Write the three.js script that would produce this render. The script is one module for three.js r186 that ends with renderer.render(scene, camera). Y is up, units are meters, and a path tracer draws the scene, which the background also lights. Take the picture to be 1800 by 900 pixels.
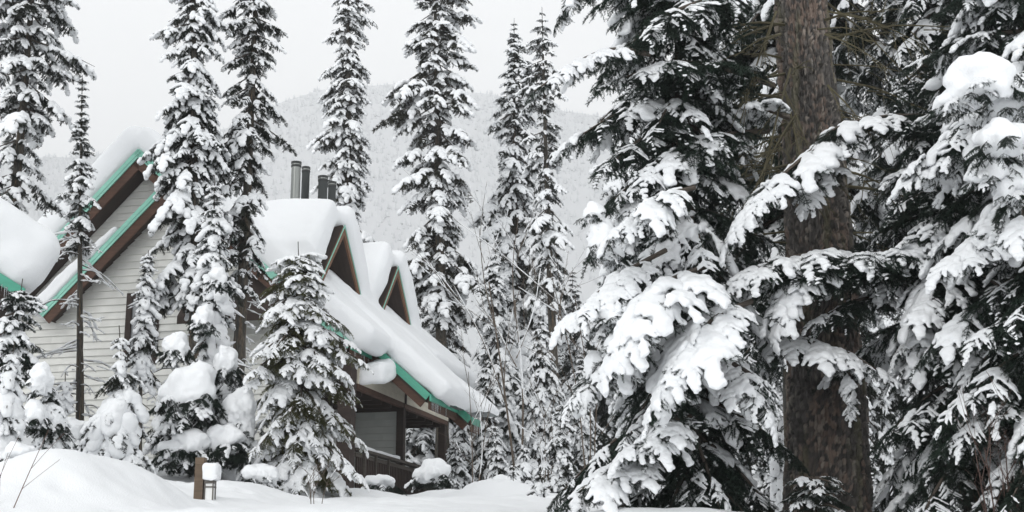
import * as THREE from 'three';
import { mergeGeometries } from 'three/addons/utils/BufferGeometryUtils.js';
import { ImprovedNoise } from 'three/addons/math/ImprovedNoise.js';

// ---------------------------------------------------------------- camera, sky, sun, exposure, air
const scene = new THREE.Scene();
const FOCAL = 2473, PITCH = THREE.MathUtils.degToRad(13.42), EYE = new THREE.Vector3(0, 1.6, 0);
const camera = new THREE.PerspectiveCamera(2 * THREE.MathUtils.radToDeg(Math.atan(450 / FOCAL)), 2, 0.1, 4000);
camera.position.copy(EYE); camera.rotation.set(PITCH, 0, 0);
const renderer = new THREE.WebGLRenderer({ antialias: true });
renderer.toneMapping = THREE.LinearToneMapping;
renderer.toneMappingExposure = 1.29;
renderer.shadowMap.enabled = true;
{
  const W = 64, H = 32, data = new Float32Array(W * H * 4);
  for (let j = 0; j < H; j++) for (let i = 0; i < W; i++) {          // snow cloud: gradient tuned bright low and dim overhead, lifting walls, darkening ground snow
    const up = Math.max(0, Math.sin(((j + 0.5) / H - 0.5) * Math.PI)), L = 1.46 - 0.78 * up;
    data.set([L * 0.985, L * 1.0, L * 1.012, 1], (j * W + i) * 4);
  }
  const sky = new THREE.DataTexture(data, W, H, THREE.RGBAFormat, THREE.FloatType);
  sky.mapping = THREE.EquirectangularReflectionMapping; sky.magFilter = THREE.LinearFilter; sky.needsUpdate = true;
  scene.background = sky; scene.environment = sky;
}
const sun = new THREE.DirectionalLight(new THREE.Color(1, 0.985, 0.96), 0.7);
sun.position.set(-34, 44, 34); sun.target.position.set(0, 3, -22); sun.castShadow = true; sun.shadow.radius = 60;
Object.assign(sun.shadow.camera, { left: -45, right: 45, top: 45, bottom: -45, near: 1, far: 200 });
sun.shadow.mapSize.set(2048, 2048);
scene.add(sun, sun.target);
scene.fog = new THREE.FogExp2(new THREE.Color(0.97, 0.985, 1), 0.00102);

// ---------------------------------------------------------------- helpers
const V = (x, y, z) => new THREE.Vector3(x, y, z), UP = V(0, 1, 0);
let seed = 7;
const reseed = (s) => { seed = (s * 2654435761) >>> 0; };
const rnd = () => { seed = (seed + 0x6d2b79f5) | 0; let t = Math.imul(seed ^ (seed >>> 15), 1 | seed); t = (t + Math.imul(t ^ (t >>> 7), 61 | t)) ^ t; return ((t ^ (t >>> 14)) >>> 0) / 4294967296; };
const rr = (a, b) => a + (b - a) * rnd(), pick = (l) => l[Math.floor(rnd() * l.length)];
const perlin = new ImprovedNoise(), N3 = (x, y, z) => perlin.noise(x + 17.3, y + 5.1, z + 31.7);
const lerp = THREE.MathUtils.lerp, clamp = THREE.MathUtils.clamp, smooth = (a, b, x) => THREE.MathUtils.smoothstep(x, a, b);
const table = (pts, x) => { if (x <= pts[0][0]) return pts[0][1]; for (let i = 1; i < pts.length; i++) if (x <= pts[i][0]) return lerp(pts[i - 1][1], pts[i][1], (x - pts[i - 1][0]) / (pts[i][0] - pts[i - 1][0])); return pts[pts.length - 1][1]; };
const FW = V(0, Math.sin(PITCH), -Math.cos(PITCH)), UPV = V(0, Math.cos(PITCH), Math.sin(PITCH));
const ray = (x, y) => V((x - 900) / FOCAL, 0, 0).addScaledVector(UPV, (450 - y) / FOCAL).add(FW);
const at = (x, y, d) => ray(x, y).multiplyScalar(d).add(EYE);      // a place seen at a pixel of the photograph, d metres away
const heightAt = (p, py) => {                                         // height on the upright through p that is seen at row py
  const k = (450 - py) / FOCAL, dy = FW.y * k - UPV.y, rz = p.z - EYE.z;
  return EYE.y + (rz * (UPV.z - k * FW.z)) / dy;
};
const names = new Map();
function numbered(n) { const k = names.get(n) ?? 0; names.set(n, k + 1); return k ? n + '_' + String(k).padStart(3, '0') : n; }
function tag(o, label, category, group) { o.userData.label = label; o.userData.category = category; if (group) o.userData.group = group; return o; }
function thing(name, label, category, p = V(0, 0, 0), turn = 0, group) {
  const o = new THREE.Group(); o.name = numbered(name); o.position.copy(p); o.rotation.y = turn; scene.add(o);
  return tag(o, label, category, group);
}
function obj(name, geometry, material, parent, kind) {
  const g = Array.isArray(geometry) ? mergeGeometries(geometry.map((x) => { const c = x.index ? x.toNonIndexed() : x; for (const k of Object.keys(c.attributes)) if (!['position', 'normal', 'uv'].includes(k)) c.deleteAttribute(k); return c; })) : geometry;
  const m = new THREE.Mesh(g, material); m.name = parent ? name : numbered(name); m.castShadow = m.receiveShadow = true;
  if (kind) m.userData.kind = kind;
  (parent ?? scene).add(m);
  return m;
}
function copies(name, geometry, material, list, parent, colors) {     // many alike bits too small to pick apart: one part
  if (!list.length) return null;
  const m = new THREE.InstancedMesh(geometry, material, list.length); m.name = name; m.castShadow = m.receiveShadow = true; m.userData.kind = 'stuff';
  list.forEach((x, i) => { m.setMatrixAt(i, x); if (colors) m.setColorAt(i, colors[i]); });
  parent.add(m);
  return m;
}

// a smooth closed skin around a distance field (naive surface nets)
function skin(sdf, lo, hi, cell) {
  const nx = Math.ceil((hi.x - lo.x) / cell) + 1, ny = Math.ceil((hi.y - lo.y) / cell) + 1, nz = Math.ceil((hi.z - lo.z) / cell) + 1;
  const f = new Float32Array(nx * ny * nz), id = new Int32Array(nx * ny * nz).fill(-1), pos = [], idx = [];
  const I = (i, j, k) => (k * ny + j) * nx + i;
  for (let k = 0; k < nz; k++) for (let j = 0; j < ny; j++) for (let i = 0; i < nx; i++) {
    let d = sdf(lo.x + i * cell, lo.y + j * cell, lo.z + k * cell);
    if (i === 0 || j === 0 || k === 0 || i === nx - 1 || j === ny - 1 || k === nz - 1) d = Math.max(d, cell * 0.3);
    f[I(i, j, k)] = d;
  }
  const C = [[0, 0, 0], [1, 0, 0], [0, 1, 0], [1, 1, 0], [0, 0, 1], [1, 0, 1], [0, 1, 1], [1, 1, 1]], E = [[0, 1], [2, 3], [4, 5], [6, 7], [0, 2], [1, 3], [4, 6], [5, 7], [0, 4], [1, 5], [2, 6], [3, 7]];
  for (let k = 0; k < nz - 1; k++) for (let j = 0; j < ny - 1; j++) for (let i = 0; i < nx - 1; i++) {
    const v = C.map((c) => f[I(i + c[0], j + c[1], k + c[2])]);
    let inside = 0; for (const x of v) if (x < 0) inside++;
    if (inside === 0 || inside === 8) continue;
    let sx = 0, sy = 0, sz = 0, n = 0;
    for (const [a, b] of E) if ((v[a] < 0) !== (v[b] < 0)) { const t = v[a] / (v[a] - v[b]); sx += lerp(C[a][0], C[b][0], t); sy += lerp(C[a][1], C[b][1], t); sz += lerp(C[a][2], C[b][2], t); n++; }
    id[I(i, j, k)] = pos.length / 3;
    pos.push(lo.x + (i + sx / n) * cell, lo.y + (j + sy / n) * cell, lo.z + (k + sz / n) * cell);
  }
  const quad = (a, b, c, d, flip) => { if (a < 0 || b < 0 || c < 0 || d < 0) return; flip ? idx.push(a, c, b, a, d, c) : idx.push(a, b, c, a, c, d); };
  for (let k = 1; k < nz - 1; k++) for (let j = 1; j < ny - 1; j++) for (let i = 1; i < nx - 1; i++) {
    const s = f[I(i, j, k)] < 0;
    if (s !== f[I(i + 1, j, k)] < 0) quad(id[I(i, j - 1, k - 1)], id[I(i, j, k - 1)], id[I(i, j, k)], id[I(i, j - 1, k)], !s);
    if (s !== f[I(i, j + 1, k)] < 0) quad(id[I(i - 1, j, k - 1)], id[I(i - 1, j, k)], id[I(i, j, k)], id[I(i, j, k - 1)], !s);
    if (s !== f[I(i, j, k + 1)] < 0) quad(id[I(i - 1, j - 1, k)], id[I(i, j - 1, k)], id[I(i, j, k)], id[I(i - 1, j, k)], !s);
  }
  const g = new THREE.BufferGeometry();
  const uv = []; for (let i = 0; i < pos.length; i += 3) uv.push(pos[i] + 0.43 * pos[i + 2], pos[i + 1] + 0.71 * pos[i + 2]);
  g.setAttribute('position', new THREE.Float32BufferAttribute(pos, 3)); g.setAttribute('uv', new THREE.Float32BufferAttribute(uv, 2)); g.setIndex(idx); g.computeVertexNormals();
  return g;
}
const smin = (a, b, k) => { const h = Math.max(k - Math.abs(a - b), 0) / k; return Math.min(a, b) - h * h * k * 0.25; };
const sdBox = (x, y, z, hx, hy, hz, r) => { const a = Math.abs(x) - hx + r, b = Math.abs(y) - hy + r, c = Math.abs(z) - hz + r; return Math.hypot(Math.max(a, 0), Math.max(b, 0), Math.max(c, 0)) + Math.min(Math.max(a, b, c), 0) - r; };
const sdEll = (x, y, z, rx, ry, rz) => { const k = Math.hypot(x / rx, y / ry, z / rz); return (k - 1) * Math.min(rx, ry, rz); };

// a tapering tube along points; radius r(t)
function tube(pts, radius, sides = 6, steps = pts.length * 3, wobble = 0) {
  const curve = new THREE.CatmullRomCurve3(pts, false, 'centripetal'), pos = [], uv = [], idx = [], b = V(0, 0, 0), n = V(0, 0, 0), t = V(0, 0, 0), L = curve.getLength();
  let ref = V(0.31, 0.12, 0.94);
  for (let i = 0; i <= steps; i++) {
    const s = i / steps, p = curve.getPoint(s); curve.getTangent(s, t);
    n.copy(ref).addScaledVector(t, -ref.dot(t)).normalize(); if (n.lengthSq() < 0.5) n.set(1, 0, 0); ref = n.clone(); b.crossVectors(t, n);
    for (let j = 0; j <= sides; j++) {
      const a = (j / sides) * Math.PI * 2, r = radius(s) * (1 + (wobble ? wobble * N3(Math.cos(a) * 1.5, Math.sin(a) * 1.5, s * L * 3) : 0));
      pos.push(p.x + (n.x * Math.cos(a) + b.x * Math.sin(a)) * r, p.y + (n.y * Math.cos(a) + b.y * Math.sin(a)) * r, p.z + (n.z * Math.cos(a) + b.z * Math.sin(a)) * r);
      uv.push((j / sides) * 2, s * L);
    }
  }
  for (let i = 0; i < steps; i++) for (let j = 0; j < sides; j++) { const a = i * (sides + 1) + j, c = a + sides + 1; idx.push(a, a + 1, c, a + 1, c + 1, c); }
  const g = new THREE.BufferGeometry();
  g.setAttribute('position', new THREE.Float32BufferAttribute(pos, 3)); g.setAttribute('uv', new THREE.Float32BufferAttribute(uv, 2)); g.setIndex(idx); g.computeVertexNormals();
  return g;
}
function box(x0, x1, y0, y1, z0, z1, bevel = 0) {                     // a box between corners, edges chamfered, uv in metres
  const w = x1 - x0, h = y1 - y0, d = z1 - z0, g = new THREE.BoxGeometry(w, h, d);
  const p = g.attributes.position, n = g.attributes.normal, uv = g.attributes.uv;
  for (let i = 0; i < p.count; i++) {
    const X = p.getX(i), Y = p.getY(i), Z = p.getZ(i), a = Math.abs(n.getX(i)), b = Math.abs(n.getY(i));
    uv.setXY(i, (a > 0.5 ? Z : X) + x0 * 0.37 + y0 * 1.7, (b > 0.5 ? Z : Y) + y0 + z0 * 0.71);
  }
  g.translate((x0 + x1) / 2, (y0 + y1) / 2, (z0 + z1) / 2);
  return g;
}
// a flat polygon in (x, y) given a thickness from z0 to z1
function slab(pts, z0, z1) {
  const g = new THREE.ExtrudeGeometry(new THREE.Shape(pts.map(([x, y]) => new THREE.Vector2(x, y))), { depth: z1 - z0, bevelEnabled: false });
  g.translate(0, 0, z0); return g;
}

// ---------------------------------------------------------------- materials
function noiseTexture(w, h, fn, srgb, rx, ry) {
  const d = new Uint8Array(w * h * 4);
  for (let y = 0; y < h; y++) for (let x = 0; x < w; x++) { const c = fn(x / w, y / h); d.set([clamp(c[0], 0, 255), clamp(c[1], 0, 255), clamp(c[2], 0, 255), 255], (y * w + x) * 4); }
  const t = new THREE.DataTexture(d, w, h); t.wrapS = t.wrapT = THREE.RepeatWrapping; t.magFilter = THREE.LinearFilter; t.repeat.set(rx, ry);
  if (srgb) t.colorSpace = THREE.SRGBColorSpace; t.needsUpdate = true; return t;
}
const wrapN = (u, v, fx, fy, s = 0) => N3(Math.cos(u * 6.2832) * fx, Math.sin(u * 6.2832) * fx + s, v * fy);
const grainMap = noiseTexture(256, 256, (u, v) => { const g = 205 + 26 * wrapN(v, u, 6, 3) + 16 * wrapN(v, u, 24, 4, 9) + 10 * wrapN(v, u, 50, 8, 3) + 14 * N3(u * 5, v * 5, 2); return [g, g, g]; }, true, 0.8, 0.8);
const streakMap = noiseTexture(256, 256, (u, v) => { const g = 238 + 6 * wrapN(v, u, 9, 2) + 6 * wrapN(v, u, 30, 3, 5) + 10 * N3(u * 9, v * 9, 8); return [g, g, g * 0.985]; }, true, 0.55, 0.35);
const barkMap = noiseTexture(256, 512, (u, v) => { const a = wrapN(u, v, 3.2, 22, 1), b = wrapN(u, v, 8, 50, 4), c = wrapN(u, v, 1.2, 6, 12), g = 150 + 60 * a + 45 * b + 30 * c; return [g * (1 + 0.12 * c), g, g * (0.96 - 0.1 * c)]; }, true, 1, 0.5);
const barkBump = noiseTexture(256, 512, (u, v) => { const a = Math.abs(wrapN(u, v, 3.2, 22, 1)), b = wrapN(u, v, 8, 50, 4), g = 60 + 260 * a + 40 * b; return [g, g, g]; }, false, 1, 0.5);
const snowGrain = noiseTexture(256, 256, (u, v) => { const g = 128 + 60 * N3(Math.cos(u * 6.2832) * 5, Math.sin(u * 6.2832) * 5, v * 18) + 55 * N3(Math.cos(u * 6.2832) * 13, Math.sin(u * 6.2832) * 13, v * 44) + 40 * (rnd() - 0.5); return [g, g, g]; }, false, 2.2, 2.2);
const lin = (r, g, b) => new THREE.Color().setRGB(r, g, b);
const std = (c, o = {}) => new THREE.MeshStandardMaterial({ color: c, roughness: 0.9, ...o });
const M = {
  snow: std(lin(0.825, 0.84, 0.855), { roughness: 0.85, name: 'snow', bumpMap: snowGrain, bumpScale: 0.006 }),
  needle: std(lin(0.036, 0.046, 0.031), { roughness: 0.75, side: THREE.DoubleSide }),
  needleNear: std(lin(0.024, 0.045, 0.03), { roughness: 0.65, side: THREE.DoubleSide }),
  bark: std(lin(0.22, 0.19, 0.165), { map: barkMap, bumpMap: barkBump, bumpScale: 0.012 }),
  bough: std(lin(0.075, 0.06, 0.048)), twig: std(lin(0.11, 0.085, 0.065)), lichen: std(lin(0.1, 0.088, 0.05)),
  siding: [0.78, 0.76, 0.8, 0.73].map((v) => std(lin(v, v, v * 0.985), { map: streakMap, roughness: 0.8 })),
  beige: std(lin(0.62, 0.58, 0.5), { map: streakMap, roughness: 0.8 }),
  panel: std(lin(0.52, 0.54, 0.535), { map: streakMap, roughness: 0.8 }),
  green: std(lin(0.27, 0.6, 0.5), { roughness: 0.4, metalness: 0.1, map: streakMap }), greenDark: std(lin(0.09, 0.43, 0.31), { roughness: 0.4, map: streakMap }),
  brown: std(lin(0.12, 0.058, 0.036), { map: grainMap, roughness: 0.8 }), dark: std(lin(0.05, 0.032, 0.025), { map: grainMap, roughness: 0.85 }),
  cedar: std(lin(0.26, 0.13, 0.075), { map: grainMap, roughness: 0.8 }), shingle: std(lin(0.1, 0.055, 0.036), { map: grainMap, roughness: 0.9 }),
  steel: std(lin(0.24, 0.25, 0.24), { metalness: 0.95, roughness: 0.3 }), soot: std(lin(0.035, 0.04, 0.04), { roughness: 0.75 }), black: std(lin(0.018, 0.02, 0.02), { roughness: 0.5 }),
  post: std(lin(0.2, 0.145, 0.1), { map: grainMap }), bronze: std(lin(0.1, 0.09, 0.08), { metalness: 0.5, roughness: 0.5 }), frosted: std(lin(0.78, 0.78, 0.76), { roughness: 0.4 }),
  glass: new THREE.MeshPhysicalMaterial({ color: lin(0.25, 0.26, 0.27), roughness: 0.06, specularIntensity: 1 }), rail: std(lin(0.1, 0.085, 0.07), { map: grainMap }),
  ice: new THREE.MeshPhysicalMaterial({ color: lin(0.93, 0.96, 0.98), roughness: 0.12, transmission: 0.85, thickness: 0.03, ior: 1.31 }),
  frost: std(lin(0.45, 0.5, 0.54)),
};
const glass = M.glass;

// ---------------------------------------------------------------- the ground and the hills
const mounds = [];                                                    // x, z, radius across, radius along, height
const mound = (px, py, d, rx, rz, h) => { const p = at(px, py, d); mounds.push([p.x, p.z, rx, rz, h]); };
mound(120, 790, 13, 0.85, 0.9, 0.42); mound(250, 830, 13.6, 0.5, 0.7, 0.2); mound(20, 830, 12.4, 0.6, 0.6, 0.12);
mound(440, 830, 17, 0.7, 0.9, 0.12); mound(590, 850, 20, 0.9, 0.8, 0.16); mound(775, 860, 23, 0.6, 0.7, 0.16); mound(690, 870, 24, 1.3, 2.2, -0.16); mound(500, 880, 13, 1.3, 0.7, -0.1);
mound(880, 880, 22, 0.7, 0.6, 0.3); mound(100, 720, 20, 1.4, 1.2, 0.35);
function groundY(x, z) {
  const r = -z;
  let h = table([[-60, -1], [2, 0], [5, 0.5], [8, 1.6], [10, 2.08], [11.2, 2.2], [13, 2.32], [15, 2.45], [18, 2.72], [22, 3.0], [27, 3.4], [34, 3.8], [45, 4.6], [70, 6], [120, 8], [400, 20], [3000, 60]], r);
  h += clamp((-x - 2.5) * 0.14, 0, 0.9) * smooth(11, 18, r) - clamp((x - 1.5) * 0.2, 0, 0.6) * smooth(5, 10, r) * (1 - smooth(60, 100, r));
  for (const [mx, mz, rx, rz, mh] of mounds) { const q = ((x - mx) / rx) ** 2 + ((z - mz) / rz) ** 2; if (q < 9) h += mh * Math.exp(-q); }
  if (r > 7 && r < 26 && x > -11 && x < 8) {                            // pits where lumps have dropped from the trees
    const cx = Math.floor(x / 0.7), cz = Math.floor(z / 0.7), hash = (k) => { const q = Math.sin(cx * 127.1 + cz * 311.7 + k * 74.7) * 43758.5453; return q - Math.floor(q); };
    if (hash(1) < 0.4) { const q = Math.hypot(x - (cx + 0.3 + 0.4 * hash(2)) * 0.7, z - (cz + 0.3 + 0.4 * hash(3)) * 0.7) / (0.07 + 0.08 * hash(4)); if (q < 2.4) h += (0.012 + 0.035 * hash(5)) * (0.35 * Math.exp(-((q - 1.35) ** 2) * 6) - Math.exp(-q * q * 1.6)); }
  }
  return h + 0.08 * N3(x * 0.55, 0, z * 0.55) + 0.045 * N3(x * 1.7, 4, z * 1.7) + 0.016 * N3(x * 5, 9, z * 5) + 0.005 * N3(x * 13, 2, z * 13);
}
const stand = (px, py, d) => { const p = at(px, py, d); p.y = groundY(p.x, p.z); return p; };
{
  const xs = [], zs = [];
  for (let x = -1400; x < -12; x += Math.max(0.5, -x * 0.12)) xs.push(x);
  for (let x = -12; x < 9; x += 0.055) xs.push(x);
  for (let x = 9; x < 1400; x += Math.max(0.5, x * 0.12)) xs.push(x);
  for (let z = 60; z > 1; z -= 3) zs.push(z);
  for (let z = 1; z > -9; z -= 0.5) zs.push(z);
  for (let z = -9; z > -20; z -= 0.055) zs.push(z);
  for (let z = -20; z > -28; z -= 0.1) zs.push(z);
  for (let z = -28; z > -1200; z += Math.min(-0.6, z * 0.04)) zs.push(z);
  const pos = [], uv = [], idx = [], n = xs.length;
  for (const z of zs) for (const x of xs) { pos.push(x, groundY(x, z), z); uv.push(x, z); }
  for (let j = 0; j < zs.length - 1; j++) for (let i = 0; i < n - 1; i++) { const a = j * n + i, c = a + n; idx.push(a, a + 1, c, a + 1, c + 1, c); }
  const g = new THREE.BufferGeometry();
  g.setAttribute('position', new THREE.Float32BufferAttribute(pos, 3)); g.setAttribute('uv', new THREE.Float32BufferAttribute(uv, 2)); g.setIndex(idx); g.computeVertexNormals();
  obj('snowy_ground', g, M.snow, null, 'structure');
}
// a forested mountain side fading in the snowy air
const ridge = (x) => { const px = 900 + (x / 800) * FOCAL; return table([[-900, 120], [-300, 330], [0, 292], [60, 275], [280, 258], [400, 225], [480, 188], [560, 160], [640, 146], [760, 150], [900, 175], [1050, 205], [1300, 240], [1700, 220], [2600, 150]], px); };
{
  const g = new THREE.PlaneGeometry(1100, 520, 110, 44), p = g.attributes.position, trees = [];
  const hillAt = (u, t) => { const x = u * 1100, top = at(900 + (x / 800) * FOCAL, ridge(x), 880), z = lerp(-520, top.z, t), y = lerp(22, top.y, Math.pow(t, 0.9)); return V(lerp(x, top.x, t), y + (t > 0.05 ? 5 * N3(x * 0.02, 3, z * 0.02) + 2 * N3(x * 0.07, 8, z * 0.07) : 0), z); };
  for (let i = 0; i < p.count; i++) { const q = hillAt(p.getX(i) / 1100, p.getY(i) / 520 + 0.5); p.setXYZ(i, q.x, q.y, q.z); }
  g.computeVertexNormals();
  obj('forested_mountain', g, M.snow, null, 'structure');
  reseed(11);
  const cone = new THREE.ConeGeometry(0.2, 1, 5, 1); cone.translate(0, 0.5, 0);
  for (let i = 0; i < 26000; i++) { const q = hillAt(rr(-0.5, 0.5), Math.sqrt(rr(0, 1))), s = rr(1.7, 3.8); trees.push(new THREE.Matrix4().compose(q, new THREE.Quaternion(), V(s * 0.9, s, s * 0.9))); }
  const cap = new THREE.ConeGeometry(0.215, 0.97, 5, 1); cap.translate(0.004, 0.56, 0.004);
  const far = tag(new THREE.Group(), 'far snowy forest fading into white haze on the mountain side', 'forest'); far.name = 'mountain_forest'; far.userData.kind = 'stuff'; scene.add(far);
  copies('foliage', cone, M.needle, trees.filter((_, i) => i % 25 === 0), far); copies('snow', cap, M.snow, trees, far);
}
// ---------------------------------------------------------------- the cabin; its x runs along the gable wall, its z comes towards the viewer
const strip = (u0, y0, u1, y1, a, b) => { const l = Math.hypot(u1 - u0, y1 - y0), nx = (y1 - y0) / l * Math.sign(u1 - u0), ny = -Math.abs(u1 - u0) / l; return [[u0 + nx * a, y0 + ny * a], [u1 + nx * a, y1 + ny * a], [u1 + nx * b, y1 + ny * b], [u0 + nx * b, y0 + ny * b]]; };
// a lapped board: the lower edge stands proud
function lapBoard(u0, u1, y0, y1, z, s0 = 0, s1 = 0) {                 // s0, s1: how far the upper corners lean in
  const p = [[u0, y0, z], [u1, y0, z], [u1, y0, z + 0.042], [u0, y0, z + 0.042], [u0 + s0, y1, z], [u1 - s1, y1, z], [u1 - s1, y1, z + 0.006], [u0 + s0, y1, z + 0.006]];
  const f = [[0, 1, 2, 3], [3, 2, 6, 7], [4, 7, 6, 5], [0, 3, 7, 4], [2, 1, 5, 6]], pos = [], uv = [], off = rnd() * 7;
  for (const q of f) for (const i of [q[0], q[1], q[2], q[0], q[2], q[3]]) { pos.push(...p[i]); uv.push((p[i][0] + off), p[i][1] + p[i][2] + off); }
  const g = new THREE.BufferGeometry();
  g.setAttribute('position', new THREE.Float32BufferAttribute(pos, 3)); g.setAttribute('uv', new THREE.Float32BufferAttribute(uv, 2)); g.computeVertexNormals(); return g;
}
function icicle(x, y, z, l, parent, r = 0.012) {
  const g = new THREE.CylinderGeometry(r, 0.0015, l, 7, 5), p = g.attributes.position;
  for (let i = 0; i < p.count; i++) { const k = 1 + 0.25 * N3(p.getX(i) * 40, p.getY(i) * 12 + x * 9, z * 5); p.setX(i, p.getX(i) * k); p.setZ(i, p.getZ(i) * k); }
  g.computeVertexNormals(); g.translate(x, y - l / 2, z); return obj('icicle', g, M.ice, parent);
}
const APEX = [-2.95, 10.51], RS = 0.893, LS = 1.01, rY = (u) => APEX[1] - RS * (u - APEX[0]), lY = (u) => APEX[1] - LS * (APEX[0] - u);
const cabin = thing('cabin', 'pale grey clapboard cabin with mint green roof edges and deep roof snow', 'cabin', V(-4.755, 0, -27.63), THREE.MathUtils.degToRad(-13.3));
{
  reseed(21);
  const wall = obj('wall', [slab([[-6.3, 3], [0.42, 3], [0.42, rY(0.42) - 0.3], [APEX[0], APEX[1] - 0.3], [-6.3, lY(-6.3) - 0.3]], -0.12, -0.01), box(0.3, 0.42, 3, 6.2, -7.5, -0.12)], M.siding[1], cabin);
  const win = [-3.24, -2.5, 6.1, 7.57], rows = [];
  for (let y = 3.9, k = 0; y < 10.2; y += 0.15, k++) {
    const y1 = y + 0.138, left = Math.max(-6.3, APEX[0] - (APEX[1] - 0.26 - y) / LS), right = Math.min(0.42, APEX[0] + (APEX[1] - 0.26 - y) / RS);
    const l1 = left > -6.3 ? 0.15 : 0, r1 = right < 0.42 ? 0.17 : 0;
    if (right - left < 0.3) break;
    const cuts = [[left, l1], ...[1, 2, 3].map((q) => [lerp(left, right, (q + rr(-0.35, 0.35)) / 4), 0]), [right, r1]];
    for (let i = 0; i + 1 < cuts.length; i++) {
      let spans = [[cuts[i][0], cuts[i + 1][0], i === 0 ? l1 : 0, i + 2 === cuts.length ? r1 : 0]];
      if (y1 > win[2] && y < win[3]) spans = spans.flatMap(([a, b, p, q]) => b < win[0] || a > win[1] ? [[a, b, p, q]] : [[a, Math.min(b, win[0]), p, 0], [Math.max(a, win[1]), b, 0, q]].filter((w) => w[1] - w[0] > 0.03));
      for (const [a, b, p, q] of spans) obj('board', lapBoard(a + 0.001, b - 0.001, y, y1, -0.012 + (k % 2) * 0.0007, p, q), pick(M.siding), wall);
    }
  }
  const w = obj('window', [box(win[0], win[0] + 0.12, win[2], win[3], -0.01, 0.05), box(win[1] - 0.12, win[1], win[2], win[3], -0.01, 0.05), box(win[0] + 0.12, win[1] - 0.12, win[3] - 0.12, win[3], -0.01, 0.048), box(win[0] + 0.12, win[1] - 0.12, win[2], win[2] + 0.1, -0.01, 0.048)], M.dark, cabin);
  obj('pane', box(win[0] + 0.12, win[1] - 0.12, win[2] + 0.1, win[3] - 0.12, -0.009, 0.006), glass, w);
  obj('mullion', box(-2.89, -2.85, win[2] + 0.1, win[3] - 0.12, 0.007, 0.03), M.dark, w);

  // roof planes
  const stepsR = [[0.5, -0.7, 1.82, APEX[0], 0], [-0.7, -2.7, 3.06, APEX[0], 0.23], [-2.7, -3.4, 3.38, APEX[0], 0.28], [-3.4, -4.2, 1.7, APEX[0], 0.2], [-4.2, -8, 1.7, -1.6, 0.2]];
  const roof = obj('roof', [
    slab(strip(APEX[0], APEX[1], -6.6, lY(-6.6), 0.03, 0.17), -4.2, 0.44), ...stepsR.map(([z0, z1, e, s, o]) => slab(strip(s, rY(s) + o, e, rY(e) + o, 0.03, 0.17), z1, z0 - (z0 === 0.5 ? 0.06 : 0))),
  ], M.dark, cabin);
  const trim = (u0, y0, u1, y1, z, green = M.green, b0 = 0.125, b1 = 0.31, soff = 0.02) => {
    obj('metal_edge', slab(strip(u0, y0, u1, y1, -0.02, b0), z - 0.03, z), green, cabin);
    obj('metal_lip', slab(strip(u0, y0, u1, y1, b0 * 0.42, b0 * 0.42 + 0.02), z, z + 0.012), green, cabin);
    obj('rake_board', slab(strip(u0, y0, u1, y1, b0 - 0.01, b1), z - 0.075, z - 0.032), M.brown, cabin);
  };
  trim(APEX[0], APEX[1], -6.6, lY(-6.6), 0.5);
  trim(APEX[0], APEX[1], 1.82, rY(1.82), 0.5);
  trim(-2.2, 9.93, -5.0, 7.17, 0.42);
  trim(1.6, rY(1.6) + 0.23, 3.06, rY(3.06) + 0.23, -0.68, M.greenDark);
  trim(2.75, rY(2.75) + 0.28, 3.38, rY(3.38) + 0.28, -2.68, M.greenDark);
  obj('soffit', [slab(strip(APEX[0], APEX[1] - 0.02, -6.6, lY(-6.6) - 0.02, 0.17, 0.3), 0.03, 0.42), slab(strip(APEX[0], APEX[1] - 0.02, 1.82, rY(1.82) - 0.02, 0.17, 0.3), 0.03, 0.42)], M.dark, cabin);
  obj('lower_roof', slab(strip(-2.2, 9.93, -5.0, 7.17, 0.03, 0.2), -0.02, 0.385), M.dark, cabin);
  for (const [e, z0, z1, o] of [[1.82, 0.5, -0.7, 0], [3.06, -0.7, -2.7, 0.23], [3.38, -2.7, -3.4, 0.28]]) {        // eaves
    const y = rY(e) + o;
    obj('eave_edge', box(e - 0.01, e + 0.02, y - 0.12, y + 0.02, z1 + 0.002, z0 - 0.002), M.greenDark, cabin);
    obj('eave_board', box(e - 0.06, e - 0.012, y - 0.27, y - 0.06, z1 + 0.004, z0 - 0.08), M.brown, cabin);
    for (let i = 0; i < 7; i++) icicle(e + rr(-0.01, 0.02), y - 0.1, rr(z0 - 0.15, Math.max(z1, z0 - 1.4)), rr(0.08, 0.34), cabin, rr(0.009, 0.016));
  }
  // dormers
  const dorm = [[-1.1, 9.08, 1.03], [-4.6, 8.98, 1.08]], DS = 1.14;
  for (const [zc, top, uf] of dorm) {
    const S = DS, low = 6.9, hw = (top - low) / S, V2 = (o, t) => [[zc, top - o], [zc + hw, low - o], [zc + hw, low - o - t], [zc, top - o - t * 1.8], [zc - hw, low - o - t], [zc - hw, low - o]];
    const along = (pts, u0, u1) => { const g = slab(pts.map(([z, y]) => [-z, y]), u0, u1); g.rotateY(Math.PI / 2); return g; };
    const d = obj('dormer', along(V2(0.02, 0.16), -1.7, uf - 0.04), M.dark, cabin);
    obj('rake_trim', along(V2(0.05, 0.11), uf - 0.04, uf), M.cedar, d);
    obj('metal_edge', along(V2(0.02, 0.025), uf, uf + 0.015), M.green, d);
    obj('gable_wall', along([[zc, top - 0.2], [zc + hw - 0.12, low], [zc - hw + 0.12, low]], uf - 0.62, uf - 0.55), M.shingle, d);
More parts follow.
